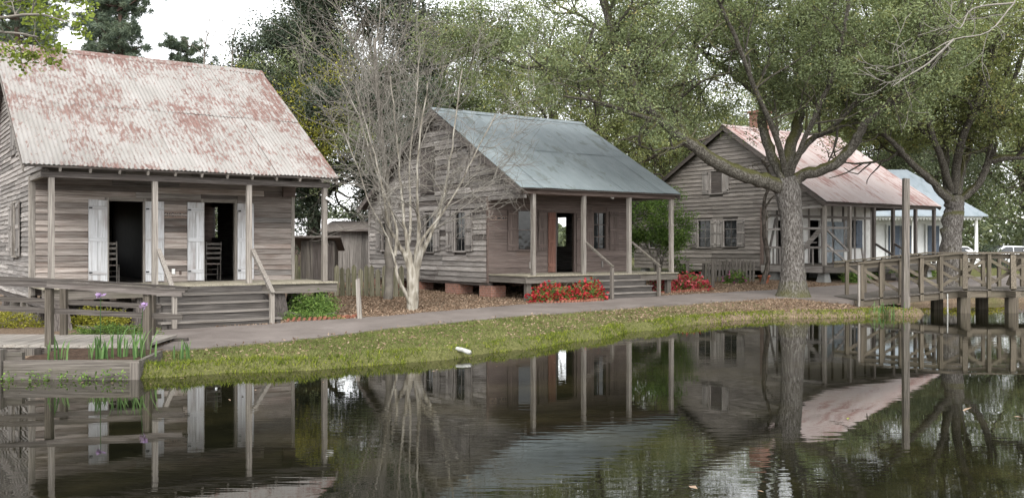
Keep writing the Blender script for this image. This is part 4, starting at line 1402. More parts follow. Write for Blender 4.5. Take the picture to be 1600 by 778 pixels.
pl = empty('planter', (-8.25, 15.05, 0), 0, 'timber edged planting bed at the water with irises', 'planter')
box('timber', 0, 2.2, -.0, .09, -.45, .30, M['dock_x'], pl)
box('timber', .12, 2.1, -.05, -.006, -.2, .08, M['dock_x'], pl)
MB().hexa([(2.12, .095, -.4), (2.2, .095, -.4), (2.02, 1.5, -.2), (1.94, 1.5, -.2), (2.12, .095, .29), (2.2, .095, .29), (2.02, 1.5, .30), (1.94, 1.5, .30)]).build('timber', M['dock_y'], pl)
box('corner_post', 2.08, 2.22, -.07, -.006, -.4, .27, M['dock_z'], pl)
box('corner_post', -.2, -.02, -.05, .15, -.5, .48, M['dock_z'], pl)
box('timber', -.1, .25, .1, .2, .1, .42, M['dock_x'], pl)
sv, sf = [], []
for j in range(9):
    for i in range(15):
        fx, fy = i / 14, j / 8
        y = .09 + 1.75 * fy
        sv.append((.02 + (2.1 - .18 * fy) * fx, y, .235 + .05 * fy + random.uniform(-.015, .02)))
for j in range(8):
    for i in range(14): sf.append((j * 15 + i, j * 15 + i + 1, j * 15 + i + 16, j * 15 + i + 15))
mobj('soil', sv, sf, M['soil'], pl, True)

# ------------------------------------------------------------------ parked cars, far right
def car(loc, rz, label):
    e = empty('parked_car', loc, rz, label, 'car', 'cars parked beyond the bridge')
    prof = [(-2.2, .35), (-2.25, .75), (-1.9, .95), (-1.35, 1.0), (-.75, 1.40), (.55, 1.44), (1.25, 1.05), (1.95, .92), (2.22, .7), (2.22, .35)]
    body = [(x, z) for x, z in prof]
    vs_, fs = [], []
    ys = [(-.86, .94), (-.80, 1.0), (.80, 1.0), (.86, .94)]
    for y, s_ in ys:
        for x, z in body: vs_.append((x * (.99 if s_ < 1 else 1), y * (1 if z < 1.05 else .82), z if s_ == 1 else .35 + (z - .35) * .97))
    k = len(body)
    for r_ in range(3):
        for i in range(k - 1): fs.append((r_ * k + i, r_ * k + i + 1, (r_ + 1) * k + i + 1, (r_ + 1) * k + i))
        fs.append((r_ * k + k - 1, r_ * k, (r_ + 1) * k, (r_ + 1) * k + k - 1))
    fs += [tuple(range(k))[::-1], tuple(3 * k + i for i in range(k))]
    mobj('body', vs_, fs, M['car_paint'], e)
    for s_ in (-1, 1):
        ow = .735 * s_
        MB().poly([(-1.15, s_ * .80, 1.02), (.02, s_ * .80, 1.02), (.02, ow, 1.36), (-.72, ow, 1.34)], (0, .02 * s_, 0)).build('window', M['glass_dark'], e)
        MB().poly([(.08, s_ * .80, 1.02), (1.12, s_ * .80, 1.02), (.5, ow, 1.37), (.08, ow, 1.37)], (0, .02 * s_, 0)).build('window', M['glass_dark'], e)
        for x in (-1.35, 1.38):
            wv = MB().lathe((0, 0, 0), [(.20, -.1), (.32, -.1), (.33, -.05), (.33, .05), (.32, .1), (.20, .1), (.20, -.1)], 18).build('wheel', M['rubber'], e, True)
            wv.location = (x, s_ * .80, .33)
            wv.rotation_euler = (R(90), 0, 0)
            MB().lathe((0, 0, 0), [(.001, -.08), (.2, -.085), (.2, .085), (.001, .08)], 12).build('rim', M['alloy'], wv)
    MB().poly([(1.27, -.62, 1.06), (1.27, .62, 1.06), (.62, .6, 1.43), (.62, -.6, 1.43)], (.02, 0, .015)).build('windscreen', M['glass_dark'], e)
    MB().poly([(-1.38, -.62, 1.02), (-1.38, .62, 1.02), (-.82, .6, 1.38), (-.82, -.6, 1.38)], (-.02, 0, .015)).build('rear_window', M['glass_dark'], e)
    return e


car((33.2, 62, gz(33.2, 62)), R(176), 'white parked car seen above the right end of the footbridge railing')
car((31.3, 66, gz(31.3, 66)), R(183), 'white parked car half hidden behind the right oak trunk')
o = empty('iron_fence', (30.5, 57.5, gz(30.5, 57.5)), R(3), 'low dark fence in front of the parked cars', 'fence')
for i in range(26):
    box('picket', i * .2, i * .2 + .03, 0, .03, 0, .95 + (.9 if i == 6 else 0), M['black_iron'], o)
for z in (.2, .85): box('rail', 0, 5.1, -.02, .0, z, z + .04, M['black_iron'], o)

# ------------------------------------------------------------------ trees
T = Tree(5)
YO = 32.0
bx_ = at(1238, 466, YO)
gb = gz(bx_.x, bx_.y)
# trunk with flared foot
tp = [at(1239, 470, YO), at(1239, 450, YO), at(1239, 425, YO), at(1238, 380, YO), at(1236, 335, YO), at(1231, 300, YO), at(1226, 278, YO)]
tp[0].z = gb - .2
Q = np.array([tuple(p) for p in tp])
tt = np.linspace(0, 6, 31)
Qi = np.stack([np.interp(tt, range(7), Q[:, k]) for k in range(3)], 1)
rr = np.interp(tt, range(7), [.70, .50, .41, .37, .38, .44, .42])
T.br.append((Qi, rr * T.r.uniform(.97, 1.03, 31), 20))
limbs = [
    ([at(1228, 296, YO), at(1195, 283, 31.7), at(1150, 268, 31.3), at(1112, 248, 31), at(1082, 226, 30.8), at(1040, 192, 30.8), at(1000, 148, 31), at(966, 86, 31.2), at(944, 5, 31.5), at(925, -60, 31.5)], .28, .12, 12),
    ([at(1226, 285, YO), at(1210, 250, 32.2), at(1192, 200, 32.5), at(1191, 150, 32.9), at(1180, 90, 33.3), at(1165, 20, 33.6), at(1150, -50, 34)], .20, .08, 10),
    ([at(1228, 285, YO), at(1233, 240, 32.2), at(1247, 193, 32.6), at(1254, 147, 33), at(1247, 112, 33.3), at(1254, 69, 33.6), at(1268, 44, 34), at(1280, -30, 34.5)], .22, .10, 10),
    ([at(1237, 255, 32.1), at(1268, 218, 32.2), at(1300, 200, 31.5), at(1345, 150, 30.5), at(1380, 100, 29.5)], .13, .04, 8),
    ([at(1234, 292, YO), at(1252, 275, 31.8), at(1280, 266, 31.4), at(1308, 254, 31), at(1335, 224, 30.7), at(1349, 196, 30.4), at(1386, 162, 30), at(1420, 135, 29.6), at(1452, 85, 29.2), at(1470, 20, 29)], .22, .09, 12),
    ([at(1254, 140, 33), at(1300, 130, 33.5), at(1345, 110, 34), at(1380, 60, 34.5)], .12, .05, 8),
    ([at(1190, 155, 32.9), at(1150, 120, 33.5), at(1105, 90, 34), at(1060, 40, 34.5)], .12, .05, 8),
    ([at(1230, 280, YO), at(1215, 220, 31.2), at(1180, 140, 30), at(1150, 60, 29), at(1120, 0, 28.4)], .12, .05, 8),
    ([at(1232, 280, YO), at(1260, 210, 31), at(1300, 120, 30), at(1320, 40, 29), at(1330, -30, 28.6)], .11, .05, 8),
    ([at(990, 135, 31), at(940, 112, 31.3), at(880, 108, 31.6), at(820, 105, 32), at(770, 90, 32.4)], .13, .04, 8),
    ([at(1040, 192, 30.8), at(990, 178, 30.4), at(940, 160, 30), at(880, 150, 29.6)], .11, .04, 8),
    ([at(1082, 226, 30.8), at(1060, 180, 31.6), at(1070, 120, 32.2), at(1090, 60, 32.8)], .13, .05, 8),
]
for i, (pp, r0, r1, k) in enumerate(limbs):
    Ql, rl = T.limb(pp, r0, r1, k, 5)
    T.sprout(Ql, rl, 15 if i < 5 else 11, 1.9, 2, dict(kids={2: 5, 1: 5}, wig=.28, up=.03, spread=.9, flat=.8), t0={0: .42, 1: .5, 2: .55, 4: .66}.get(i, .25))
uu = lambda c: 800 + F * c[:, 0] / c[:, 1]
vis = lambda c: (c[:, 2] > H + (385 - np.interp(uu(c), [700, 980, 1010, 1180, 1200], [165, 175, 225, 240, 200])) / F * c[:, 1]) & (c[:, 2] < 12.8) & (c[:, 2] > 5.2 + .0 * c[:, 0]) & ~((c[:, 0] > (1190 - 800) / F * c[:, 1]) & (c[:, 2] < H + (385 - 178) / F * c[:, 1]) & (c[:, 0] < (1345 - 800) / F * c[:, 1]) & (rng.random(len(c)) < .85))
LP = np.concatenate([b_[0][: int(len(b_[0]) * .8)] for b_ in T.br if b_[2] >= 8 and b_[1][0] > .1])
vis_a = vis
vis = lambda c: vis_a(c) & (np.sqrt(((c[:, None] - LP[None]) ** 2).sum(-1)).min(1) > .55) & ~((c[:, 1] < 30.3) & (c[:, 2] < 10) & (rng.random(len(c)) < .6))
T.finish('live_oak', M['bark_oak'], M['leaf_oak'], 40, .20, .10, .044, 'large live oak with spreading mossy limbs beside the path', base=tuple(bx_), keep=vis, limb_mat=M['bark_limb'])

# second oak behind the bridge
T = Tree(6)
YR_ = 38.0
b0 = at(1487, 450, YR_)
b0.z = gz(b0.x, b0.y) - .2
Qt, rt = T.limb([b0, at(1488, 420, YR_), at(1488, 370, YR_), at(1491, 335, YR_), at(1492, 315, YR_)], .47, .36, 14, 5)
for pp, r0, r1 in [
    ([at(1486, 318, YR_), at(1460, 287, 37.6), at(1421, 252, 37), at(1397, 224, 36.6), at(1370, 196, 36), at(1335, 160, 35)], .18, .07),
    ([at(1485, 310, YR_), at(1478, 280, 38), at(1477, 232, 38.2), at(1473, 190, 38.4), at(1470, 145, 38.8), at(1460, 80, 39), at(1450, 0, 39.5)], .17, .07),
    ([at(1477, 232, 38.2), at(1445, 208, 37.8), at(1432, 185, 37.4), at(1428, 150, 37)], .12, .05),
    ([at(1496, 305, YR_), at(1502, 270, 38.2), at(1514, 230, 38.6), at(1506, 175, 39), at(1520, 100, 39.5), at(1530, 10, 40)], .17, .07),
    ([at(1500, 312, YR_), at(1526, 290, 37.8), at(1545, 250, 37.5), at(1548, 210, 37.2), at(1575, 150, 37), at(1600, 80, 36.5)], .17, .07),
    ([at(1545, 252, 37.5), at(1575, 247, 37.2), at(1610, 243, 37), at(1660, 225, 36.5)], .16, .06),
    ([at(1490, 300, YR_), at(1500, 230, 37), at(1530, 150, 35.8), at(1560, 60, 34.6), at(1570, 0, 34)], .18, .06),
    ([at(1488, 300, YR_), at(1460, 220, 36.8), at(1430, 130, 35.6), at(1400, 60, 35)], .16, .06)]:
    Ql, rl = T.limb(pp, r0, r1, 9, 5)
    T.sprout(Ql, rl, 13, 2.0, 2, dict(kids={2: 5, 1: 5}, wig=.28, up=.03, spread=.9, flat=.8), t0=.4)
vis2 = lambda c: (c[:, 2] < 13.5) & (c[:, 2] > 6.2)
LP2 = np.concatenate([b_[0][: int(len(b_[0]) * .8)] for b_ in T.br if b_[2] >= 8 and b_[1][0] > .1])
vis_b = vis2
vis2 = lambda c: vis_b(c) & (np.sqrt(((c[:, None] - LP2[None]) ** 2).sum(-1)).min(1) > .55) & ~((c[:, 1] < 36.5) & (c[:, 2] < 10) & (rng.random(len(c)) < .6))
T.finish('live_oak', M['bark_oak'], M['leaf_oak2'], 38, .22, .115, .048, 'many stemmed live oak rising behind the wooden footbridge', base=tuple(b0), keep=vis2, limb_mat=M['bark_limb'])

# bare crape myrtle
T = Tree(7)
mb = Vector((-2.88, 26.7, gz(-2.88, 26.7) - .1))
MY = dict(kids={4: 4, 3: 4, 2: 3, 1: 3}, wig=.2, up=.03, spread=.8, tip=.0045, mid=False)
YM = 26.7
for pp, r0, r1 in [
    ([mb, at(642, 440, YM), at(636, 408, YM), at(622, 380, YM), at(607, 350, 26.6), at(598, 300, 26.4), at(580, 220, 26.2), at(555, 140, 26)], .17, .028),
    ([mb, at(645, 440, YM), at(640, 400, YM), at(632, 350, 26.8), at(626, 290, 27), at(620, 210, 27.2), at(610, 120, 27.4)], .17, .03),
    ([mb, at(648, 440, YM), at(650, 405, YM), at(655, 350, 26.6), at(651, 300, 26.5), at(655, 220, 26.3), at(668, 130, 26)], .17, .028),
    ([mb, at(650, 440, YM), at(656, 405, YM), at(672, 370, 26.8), at(688, 330, 27), at(700, 270, 27.2), at(712, 190, 27.4), at(722, 110, 27.6)], .16, .026),
    ([mb, at(650, 440, YM), at(654, 400, 26.6), at(662, 372, 26.4), at(690, 335, 26.2), at(718, 290, 26), at(745, 235, 25.8), at(775, 180, 25.6)], .13, .02),
    ([at(643, 476, 26.6), at(622, 435, 26.4), at(618, 410, 26.4), at(600, 360, 26.2), at(578, 320, 26), at(560, 265, 25.8), at(535, 200, 25.6)], .075, .018),
    ([at(617, 400, 26.4), at(620, 360, 26.5), at(608, 320, 26.6), at(586, 262, 26.8), at(560, 180, 27), at(530, 120, 27.2)], .06, .018),
    ([at(636, 400, YM), at(642, 340, 27.2), at(640, 260, 27.8), at(650, 160, 28.2), at(655, 80, 28.4)], .07, .02)]:
    Ql, rl = T.limb(pp, r0 * .9, r1 * .8, 9, 4, 2.2)
    for c in range(8):
        f_ = T.r.uniform(.45, 1)
        i = min(int(f_ * (len(Ql) - 1)), len(Ql) - 2)
        nd = unit(unit(Ql[i + 1] - Ql[i]) + unit(T.r.normal(size=3)) * .75)
        T.grow(Ql[i], nd, T.r.uniform(1.2, 1.9), min(max(rl[i] * .5, .012), .026), 3, MY)
T.finish('crape_myrtle', M['bark_myrtle'], None, 0, 0, 0, 0, 'bare multi stemmed tree with smooth pale tan bark in front of the middle cabin', base=tuple(mb), twig_mat=M['bark_twig2'])

# bare grey tree behind it, dark trunk
T = Tree(8)
mb = Vector((-4.15, 31.0, gz(-4.15, 31.0) - .1))
Ql, rl = T.limb([mb, at(608, 400, 31), at(606, 330, 31), at(600, 250, 31), at(590, 150, 31), at(585, 60, 31)], .16, .05, 9, 5)
for c in range(22):
    i = int(T.r.uniform(.45, .98) * (len(Ql) - 1))
    nd = unit(np.array([T.r.normal() * .9, T.r.normal() * .6, .75]))
    T.grow(Ql[i], nd, T.r.uniform(1.8, 3.2), .026, 3, MY)
T.finish('bare_tree', M['bark_twig'], None, 0, 0, 0, 0, 'leafless grey twigged tree with dark trunk behind the crape myrtle', base=tuple(mb))

# evergreen between the cabins
T = Tree(9)
b0 = at(494, 400, 47)
b0.z = gz(b0.x, b0.y) - .1
T.limb([b0, at(492, 350, 47), at(490, 322, 47), at(497, 290, 47), at(505, 240, 47), at(512, 160, 47), at(515, 60, 47)], .36, .12, 10, 4)
EV = dict(kids={2: 5, 1: 4}, wig=.25, up=.02, spread=.9, flat=.8)
for pp, r0, r1, n_ in [
    ([at(490, 325, 47), at(470, 300, 46.5), at(455, 292, 46), at(442, 284, 45.5)], .16, .05, 7),
    ([at(492, 330, 47), at(478, 322, 46), at(462, 330, 45), at(450, 326, 44)], .12, .04, 3),
    ([at(500, 320, 47), at(520, 295, 47), at(550, 280, 47), at(580, 265, 47)], .18, .05, 8),
    ([at(498, 290, 47), at(470, 240, 46), at(455, 205, 45.5), at(445, 165, 45)], .16, .05, 9),
    ([at(505, 240, 47), at(545, 200, 47.5), at(590, 150, 48), at(640, 110, 48)], .18, .05, 10),
    ([at(508, 200, 47), at(482, 140, 46), at(466, 110, 46), at(456, 95, 46)], .14, .05, 9),
    ([at(512, 160, 47), at(540, 90, 46), at(570, 30, 45)], .14, .05, 10),
    ([at(512, 160, 47), at(490, 80, 48), at(500, 10, 49)], .14, .05, 9),
    ([at(505, 240, 47), at(530, 220, 45), at(560, 200, 43), at(600, 190, 42)], .12, .05, 8),
    ([at(515, 60, 47), at(520, 20, 47), at(525, -30, 47)], .12, .05, 10)]:
    Ql, rl = T.limb(pp, r0, r1, 8, 4)
    T.sprout(Ql, rl, n_, 1.9, 2, EV)
T.finish('evergreen_tree', M['bark_dark'], M['leaf_magnolia'], 46, .34, .17, .08, 'tall dark evergreen tree standing behind the sheds between the two nearest cabins', base=tuple(b0))

# trees behind the cabins
BT = 'trees behind the cabins'
auto_tree('oak_tree', (-4.5, 50), 17, 7.5, 21, M['bark_dark'], M['leaf_oak'], 40, .28, .15, .065, 'olive green oak directly behind the ridge of the middle cabin, left part', 9, .4, .3, BT)
auto_tree('oak_tree', (4.0, 52), 16.5, 8, 22, M['bark_dark'], M['leaf_oak2'], 30, .27, .15, .065, 'yellowish oak behind the right end of the blue grey roof', 9, .4, .3, BT)
auto_tree('oak_tree', (10.5, 58), 17.5, 8, 23, M['bark_dark'], M['leaf_oak'], 25, .34, .16, .065, 'grey green oak between the middle cabin and the pinkish roofed house', 9, .4, .25, BT)
auto_tree('oak_tree', (21, 66), 17, 9, 24, M['bark_dark'], M['leaf_oak'], 25, .36, .17, .07, 'dark oak rising behind the pinkish roof', 9, .4, .3, BT)
auto_tree('oak_tree', (31, 74), 17, 9, 25, M['bark_dark'], M['leaf_far'], 32, .45, .20, .085, 'pale green tree behind the white house', 9, .4, .25, BT)
auto_tree('oak_tree', (40, 68), 16, 9, 26, M['bark_dark'], M['leaf_oak'], 32, .45, .20, .085, 'broad tree with low boughs above the parked cars at the right edge', 9, .45, .2, BT)
auto_tree('shrub_tree', (-3.4, 57), 7, 5, 27, M['bark_dark'], M['leaf_bush'], 34, .36, .15, .065, 'fresh green low tree far behind the gap beside the middle cabin', 7, .2, .2, BT)
auto_tree('spring_tree', (-10.2, 42.5), 9.5, 2.2, 28, M['bark_dark'], M['leaf_gold'], 9, .28, .12, .06, 'sparse yellow green young tree beside the roof edge of the left cabin', 6, .09, .5, BT)
FB = 'far trees on the horizon'
far_lab = ['far hazy green tree at the left behind the left cabin', 'far green tree beyond the white roofed building', 'far tree low on the horizon behind the sheds', 'far green tree behind the middle cabin rear corner',
           'far pale tree between the middle cabin and the oak', 'far tree seen under the right oak boughs', 'far tree behind the white columns', 'far tree at the right edge beyond the cars', 'far rounded tree behind the parked cars']
for i, (x, y, hh) in enumerate([(-46, 95, 9), (-31, 92, 7), (-20, 98, 6), (-6, 92, 9), (14, 95, 12), (36, 92, 12), (46, 100, 13), (58, 96, 14), (52, 84, 10)]):
    auto_tree('far_tree', (x, y), hh, 6.5, 40 + i, M['bark_dark'], M['leaf_far'], 16, .75, .40, .2, far_lab[i], 7, .3, .15, FB, lev=1, subs=8)


nw = 46000
wx = rng.uniform(-110, 130, nw)
wy = rng.uniform(112, 132, nw)
top = np.interp(wx, [-110, -60, -50, -12, 10, 60, 130], [9, 8, 3.2, 3.5, 7, 9, 11]) * (.75 + .25 * np.sin(wx * .55) * np.sin(wx * .23 + 1))
wz_ = rng.beta(1.3, 1.3, nw) * top + .4
tag(leaf_obj('far_woods', np.column_stack([wx, wy, wz_]), .95, .5, M['leaf_far'], None, rng.beta(2, 2, nw) + .2 * np.sin(wx * .8), .6), 'distant belt of pale green woods along the horizon', 'woods', kind='stuff')


# pines
def pine(base, hh, seed, label, rad=3.4, z0=.35):
    T = Tree(seed)
    b = np.array([base[0], base[1], gz(*base) - .1])
    T.limb([b, b + [.2, 0, hh * .5], b + [0, .2, hh]], .26, .06, 9, 6)
    tips = []
    for i in range(90):
        f_ = T.r.uniform(z0, 1)
        st = b + np.array([0, 0, hh * f_])
        a = T.r.uniform(0, 2 * math.pi)
        L = rad * (1.15 - f_ * .75) * T.r.uniform(.55, 1.1)
        d = np.array([math.cos(a), math.sin(a), T.r.uniform(-.1, .45)])
        pts = np.array([st, st + d * L * .4, st + d * L * .75 + [0, 0, .08], st + d * L + [0, 0, .25]])
        T.br.append((pts, np.linspace(.05, .012, 4), 4))
        for j in range(9):
            g_ = T.r.uniform(.35, 1)
            q = st + d * L * g_ + T.r.normal(size=3) * [.32, .32, .2]
            tips.append(q)
    e = empty('pine_tree', tuple(b), 0, label, 'tree', 'pines behind the left cabin')
    tubes_obj('trunk', [(q - b, r_, k) for q, r_, k in T.br], M['bark_pine'], e)
    tips = np.array(tips)
    per = 70
    dirs = unit(T.r.normal(size=(len(tips) * per, 3)) + [0, 0, .4])
    c = np.repeat(tips, per, 0) + dirs * .13
    sh = np.repeat(T.r.normal(size=len(tips)) * .15, per) + T.r.beta(2, 2, len(tips) * per)
    leaf_obj('needles', c - b, .30, .03, M['leaf_pine'], e, sh, .1, dirs)


pine((-24.5, 47), 17, 61, 'dark pine rising at the far left behind the rusty roof')
pine((-20.0, 45), 18, 62, 'tall pine behind the left half of the rusty roof ridge')
pine((-17.6, 50), 12.6, 63, 'slimmer pine behind the middle of the rusty roof ridge', 3.0, .3)
pine((-28.0, 50), 16, 66, 'pine behind the left gable of the rusty roofed cabin')
pine((-20.5, 60), 12.6, 64, 'distant pine showing just above the right end of the rusty roof ridge', 2.8, .3)
pine((-22.0, 41), 15, 67, 'nearer pine behind the left quarter of the rusty roof', 3.6, .3)
pine((-18.3, 43), 14.5, 68, 'nearer pine behind the centre of the rusty roof ridge', 3.2, .35)
# saplings behind the ridge
for i, (u, top, lab) in enumerate([(318, 50, 'thin leafless sapling above the rusty roof ridge'), (362, 38, 'taller leafless sapling above the right end of the rusty roof ridge')]):
    T = Tree(70 + i)
    b0 = at(u, 400, 44)
    b0.z = gz(b0.x, b0.y) - .1
    Ql, rl = T.limb([b0, at(u + 3, 250, 44), at(u, 110, 44), at(u + 6, top, 44)], .09, .015, 6, 4)
    for c in range(12):
        j = int(T.r.uniform(.55, .98) * (len(Ql) - 1))
        T.grow(Ql[j], np.array([T.r.normal() * .6, T.r.normal() * .5, .9]), T.r.uniform(.8, 1.6), .02, 1, dict(kids={1: 3}, wig=.15, up=.05, spread=.6, tip=.006))
    T.finish('bare_sapling', M['bark_twig'], None, 0, 0, 0, 0, lab, base=tuple(b0))

# branch of a spring-green tree reaching in at the top left; its trunk stands left of the view
T = Tree(80)
b0 = Vector((-14.2, 19.0, gz(-14.2, 19.0) - .1))
T.limb([b0, b0 + Vector((.2, 0, 3)), b0 + Vector((.3, -.2, 6.5)), b0 + Vector((.2, -.3, 9.5))], .24, .08, 10, 5)
SP = dict(kids={2: 4, 1: 4}, wig=.2, up=.0, spread=.8, flat=.5)
for pp in ([tuple(b0 + Vector((.3, -.2, 5.4))), at(-60, 40, 18.2), at(10, 28, 17.8), at(60, 22, 17.5), at(100, 34, 17.3)], [tuple(b0 + Vector((.3, -.2, 6.2))), at(-50, 5, 18.5), at(10, 5, 18.4), at(70, -5, 18.2)],
           [tuple(b0 + Vector((.3, -.2, 5.0))), at(-40, 62, 18), at(15, 52, 17.8), at(60, 58, 17.6)], [tuple(b0 + Vector((.3, -.2, 6.8))), tuple(b0 + Vector((-1.4, .2, 8.0))), tuple(b0 + Vector((-2.8, .4, 9)))],
           [tuple(b0 + Vector((.3, -.2, 6.0))), tuple(b0 + Vector((-1.4, -1.2, 7.0))), tuple(b0 + Vector((-2.0, -2.4, 8)))]):
    Ql, rl = T.limb(pp, .05, .012, 6, 4)
    T.sprout(Ql, rl, 9, .55, 1, SP, .35)
T.finish('sweetgum_tree', M['bark_twig'], M['leaf_spring'], 8, .09, .10, .07, 'spring green branch reaching over the rusty roof at the top left', base=tuple(b0), upb=1.2)

# pale bare branch at the top right; its tree stands right of the view
T = Tree(81)
b0 = Vector((15.2, 18.5, .2))
T.limb([b0 + Vector((2.2, 0, -.5)), b0 + Vector((2.3, .1, 3)), b0 + Vector((2.0, 0, 6)), b0 + Vector((1.2, 0, 8.6))], .2, .08, 10, 5)
BR = dict(kids={2: 3, 1: 3}, wig=.22, up=.0, spread=.6, tip=.006)
for pp in ([tuple(b0 + Vector((2.0, 0, 6))), at(1640, -40, 18.5), at(1585, 5, 18.3), at(1545, 50, 18), at(1490, 62, 17.8), at(1440, 88, 17.6), at(1385, 108, 17.4)],
           [at(1585, 5, 18.3), at(1520, 14, 18.2), at(1500, 45, 18), at(1478, 30, 17.8)],
           [at(1490, 62, 17.8), at(1452, 98, 17.6), at(1420, 118, 17.4), at(1395, 135, 17.2)]):
    Ql, rl = T.limb(pp, .022, .006, 6, 4)
    T.sprout(Ql, rl, 7, .6, 1, BR, .4)
T.finish('bare_tree', M['bark_pale'], None, 0, 0, 0, 0, 'pale leafless branch hanging in at the top right corner', base=tuple(b0 + Vector((2.2, 0, -.5))))

# small leafy tree behind the porch of the middle cabin
T = Tree(82)
b0 = Vector((6.3, 40.4, gz(6.3, 40.4) - .05))
for k in range(4):
    Ql, rl = T.limb([b0, b0 + Vector((T.r.normal() * .2, T.r.normal() * .2, 1.2)), b0 + Vector((T.r.normal() * .6, T.r.normal() * .5, 2.3)), b0 + Vector((T.r.normal() * .9, T.r.normal() * .7, 3.2))], .06, .02, 6, 3)
    T.sprout(Ql, rl, 9, .9, 1, dict(kids={1: 5}, wig=.25, up=.0, spread=.9, flat=.4), .4)
T.finish('small_maple', M['bark_twig'], M['leaf_bush'], 42, .17, .10, .06, 'small fresh green tree beside the right end of the middle cabin porch', base=tuple(b0), upb=1.0)
# slim trunk beside the side wall of the pinkish roofed house
T = Tree(83)
b0 = at(1190, 446, 39.5)
b0.z = gz(b0.x, b0.y) - .1
Ql, rl = T.limb([b0, at(1200, 410, 39.5), at(1195, 370, 39.5), at(1193, 320, 39.5), at(1204, 280, 39.4), at(1190, 250, 39.3)], .13, .04, 8, 4)
T.sprout(Ql, rl, 8, .9, 1, dict(kids={1: 3}, wig=.25, up=.0, spread=.9), .5)
T.finish('small_tree', M['bark_dark'], None, 0, 0, 0, 0, 'slim crooked trunk beside the corner of the pinkish roofed house', base=tuple(b0))


# ------------------------------------------------------------------ shrubs and flowers
def shrub(name, loc, rx, ry, rz_, n_leaf, lm, L, W, label, blossoms=None, nb=0, bs=.06, seed=1):
    r_ = np.random.default_rng(seed)
    z0 = gz(loc[0], loc[1])
    e = empty(name, (loc[0], loc[1], z0), 0, label, 'shrub')
    stems = []
    for i in range(16):
        a = r_.uniform(0, 6.28); q = r_.uniform(.2, .9)
        tip = np.array([math.cos(a) * rx * q, math.sin(a) * ry * q, rz_ * r_.uniform(.6, .95)])
        stems.append((np.array([[tip[0] * .15, tip[1] * .15, -.05], tip * [.5, .5, .55], tip]), np.array([.014, .01, .005]), 4))
    tubes_obj('stems', stems, M['bark_twig'], e)
    # lumpy dome: clumps on and in an uneven ellipsoid
    nc = 70
    cl = unit(r_.normal(size=(nc, 3)))
    cl[:, 2] = np.abs(cl[:, 2])
    cl *= r_.uniform(.45, 1.0, (nc, 1)) ** .6
    cl = cl * [rx, ry, rz_ * .9] * r_.uniform(.8, 1.1, (nc, 1))
    idx = r_.integers(0, nc, n_leaf)
    c = cl[idx] + r_.normal(size=(n_leaf, 3)) * [rx * .13, ry * .16, rz_ * .12]
    c[:, 2] = np.maximum(c[:, 2], .02)
    sh = (r_.normal(size=nc) * .15)[idx] + r_.beta(2, 2.2, n_leaf)
    leaf_obj('foliage', c, L, W, lm, e, sh, .8)
    if blossoms:
        ib = r_.integers(0, nc, nb)
        fc = cl[ib] * 1.06 + r_.normal(size=(nb, 3)) * [rx * .14, ry * .18, rz_ * .12]
        fc[:, 2] = np.maximum(fc[:, 2], .03)
        per = 6
        dirs = unit(r_.normal(size=(nb * per, 3)))
        c = np.repeat(fc, per, 0) + dirs * bs * .35
        sh = np.repeat(r_.uniform(.1, .9, nb), per) + r_.normal(size=nb * per) * .1
        o_ = leaf_obj('blossoms', c, bs, bs * .7, blossoms, e, sh, .6, dirs)
        tag(o_, kind='stuff')
    return e


shrub('azalea_bush', (1.35, 29.75), .75, .5, .68, 3200, M['leaf_bush'], .06, .03, 'red flowering azalea left of the middle cabin steps, left half of the clump', M['petal_red'], 360, .085, 1)
shrub('azalea_bush', (2.45, 30.25), .6, .5, .72, 2600, M['leaf_bush'], .06, .03, 'red flowering azalea touching the left side of the middle cabin steps', M['petal_red'], 300, .085, 2)
shrub('azalea_bush', (5.55, 34.4), .45, .4, .62, 1400, M['leaf_bush'], .06, .03, 'small red azalea just right of the middle cabin steps', M['petal_pink'], 190, .09, 3)
shrub('azalea_bush', (6.75, 35.4), .75, .5, .66, 2600, M['leaf_bush'], .06, .03, 'wide coral azalea beside the low wooden rail', M['petal_pink'], 430, .09, 4)
shrub('green_bush', (-5.35, 24.75), .72, .6, .72, 6500, M['leaf_bush'], .075, .035, 'bright green rounded bush beside the right end of the left cabin porch', None, 0, .06, 5)
shrub('golden_bush', (-9.6, 21.6), .75, .45, .55, 3600, M['leaf_gold'], .06, .03, 'yellow green bush under the left cabin behind the boardwalk rail', None, 0, .06, 6)
shrub('golden_bush', (-12.2, 22.0), 1.1, .5, .4, 3000, M['leaf_gold'], .06, .03, 'low mossy green plants at the left edge behind the boardwalk', None, 0, .06, 16)
shrub('border_plants', (-8.7, 20.35), 1.0, .3, .24, 2600, M['leaf_bush'], .07, .02, 'strip of low green border plants between boardwalk and left cabin', None, 0, .06, 7)
shrub('border_plants', (-5.2, 23.75), .85, .25, .22, 1800, M['leaf_bush'], .07, .02, 'low green border plants in front of the bright green bush', None, 0, .06, 8)
shrub('flower_shrub', (9.75, 40.4), .55, .4, .62, 1800, M['leaf_bush'], .09, .04, 'small shrub with pink flowers before the low picket fence', M['petal_magenta'], 40, .10, 9)
shrub('green_bush', (15.3, 41.0), .8, .5, .55, 2200, M['leaf_bush'], .09, .04, 'dark green plants beside the porch of the pinkish roofed house', None, 0, .06, 10)
shrub('green_bush', (17.6, 43.2), .7, .5, .6, 2000, M['leaf_bush'], .09, .04, 'green plants in front of the far end of the pinkish roofed house', None, 0, .06, 11)
shrub('green_bush', (20.5, 46.5), .8, .6, .9, 2200, M['leaf_bush'], .10, .045, 'green bush between the pinkish roofed house and the white house', None, 0, .06, 12)
shrub('green_bush', (31.0, 60.5), 1.4, .7, 1.5, 3200, M['leaf_magnolia'], .13, .06, 'dark bush beside the parked cars', None, 0, .06, 13)
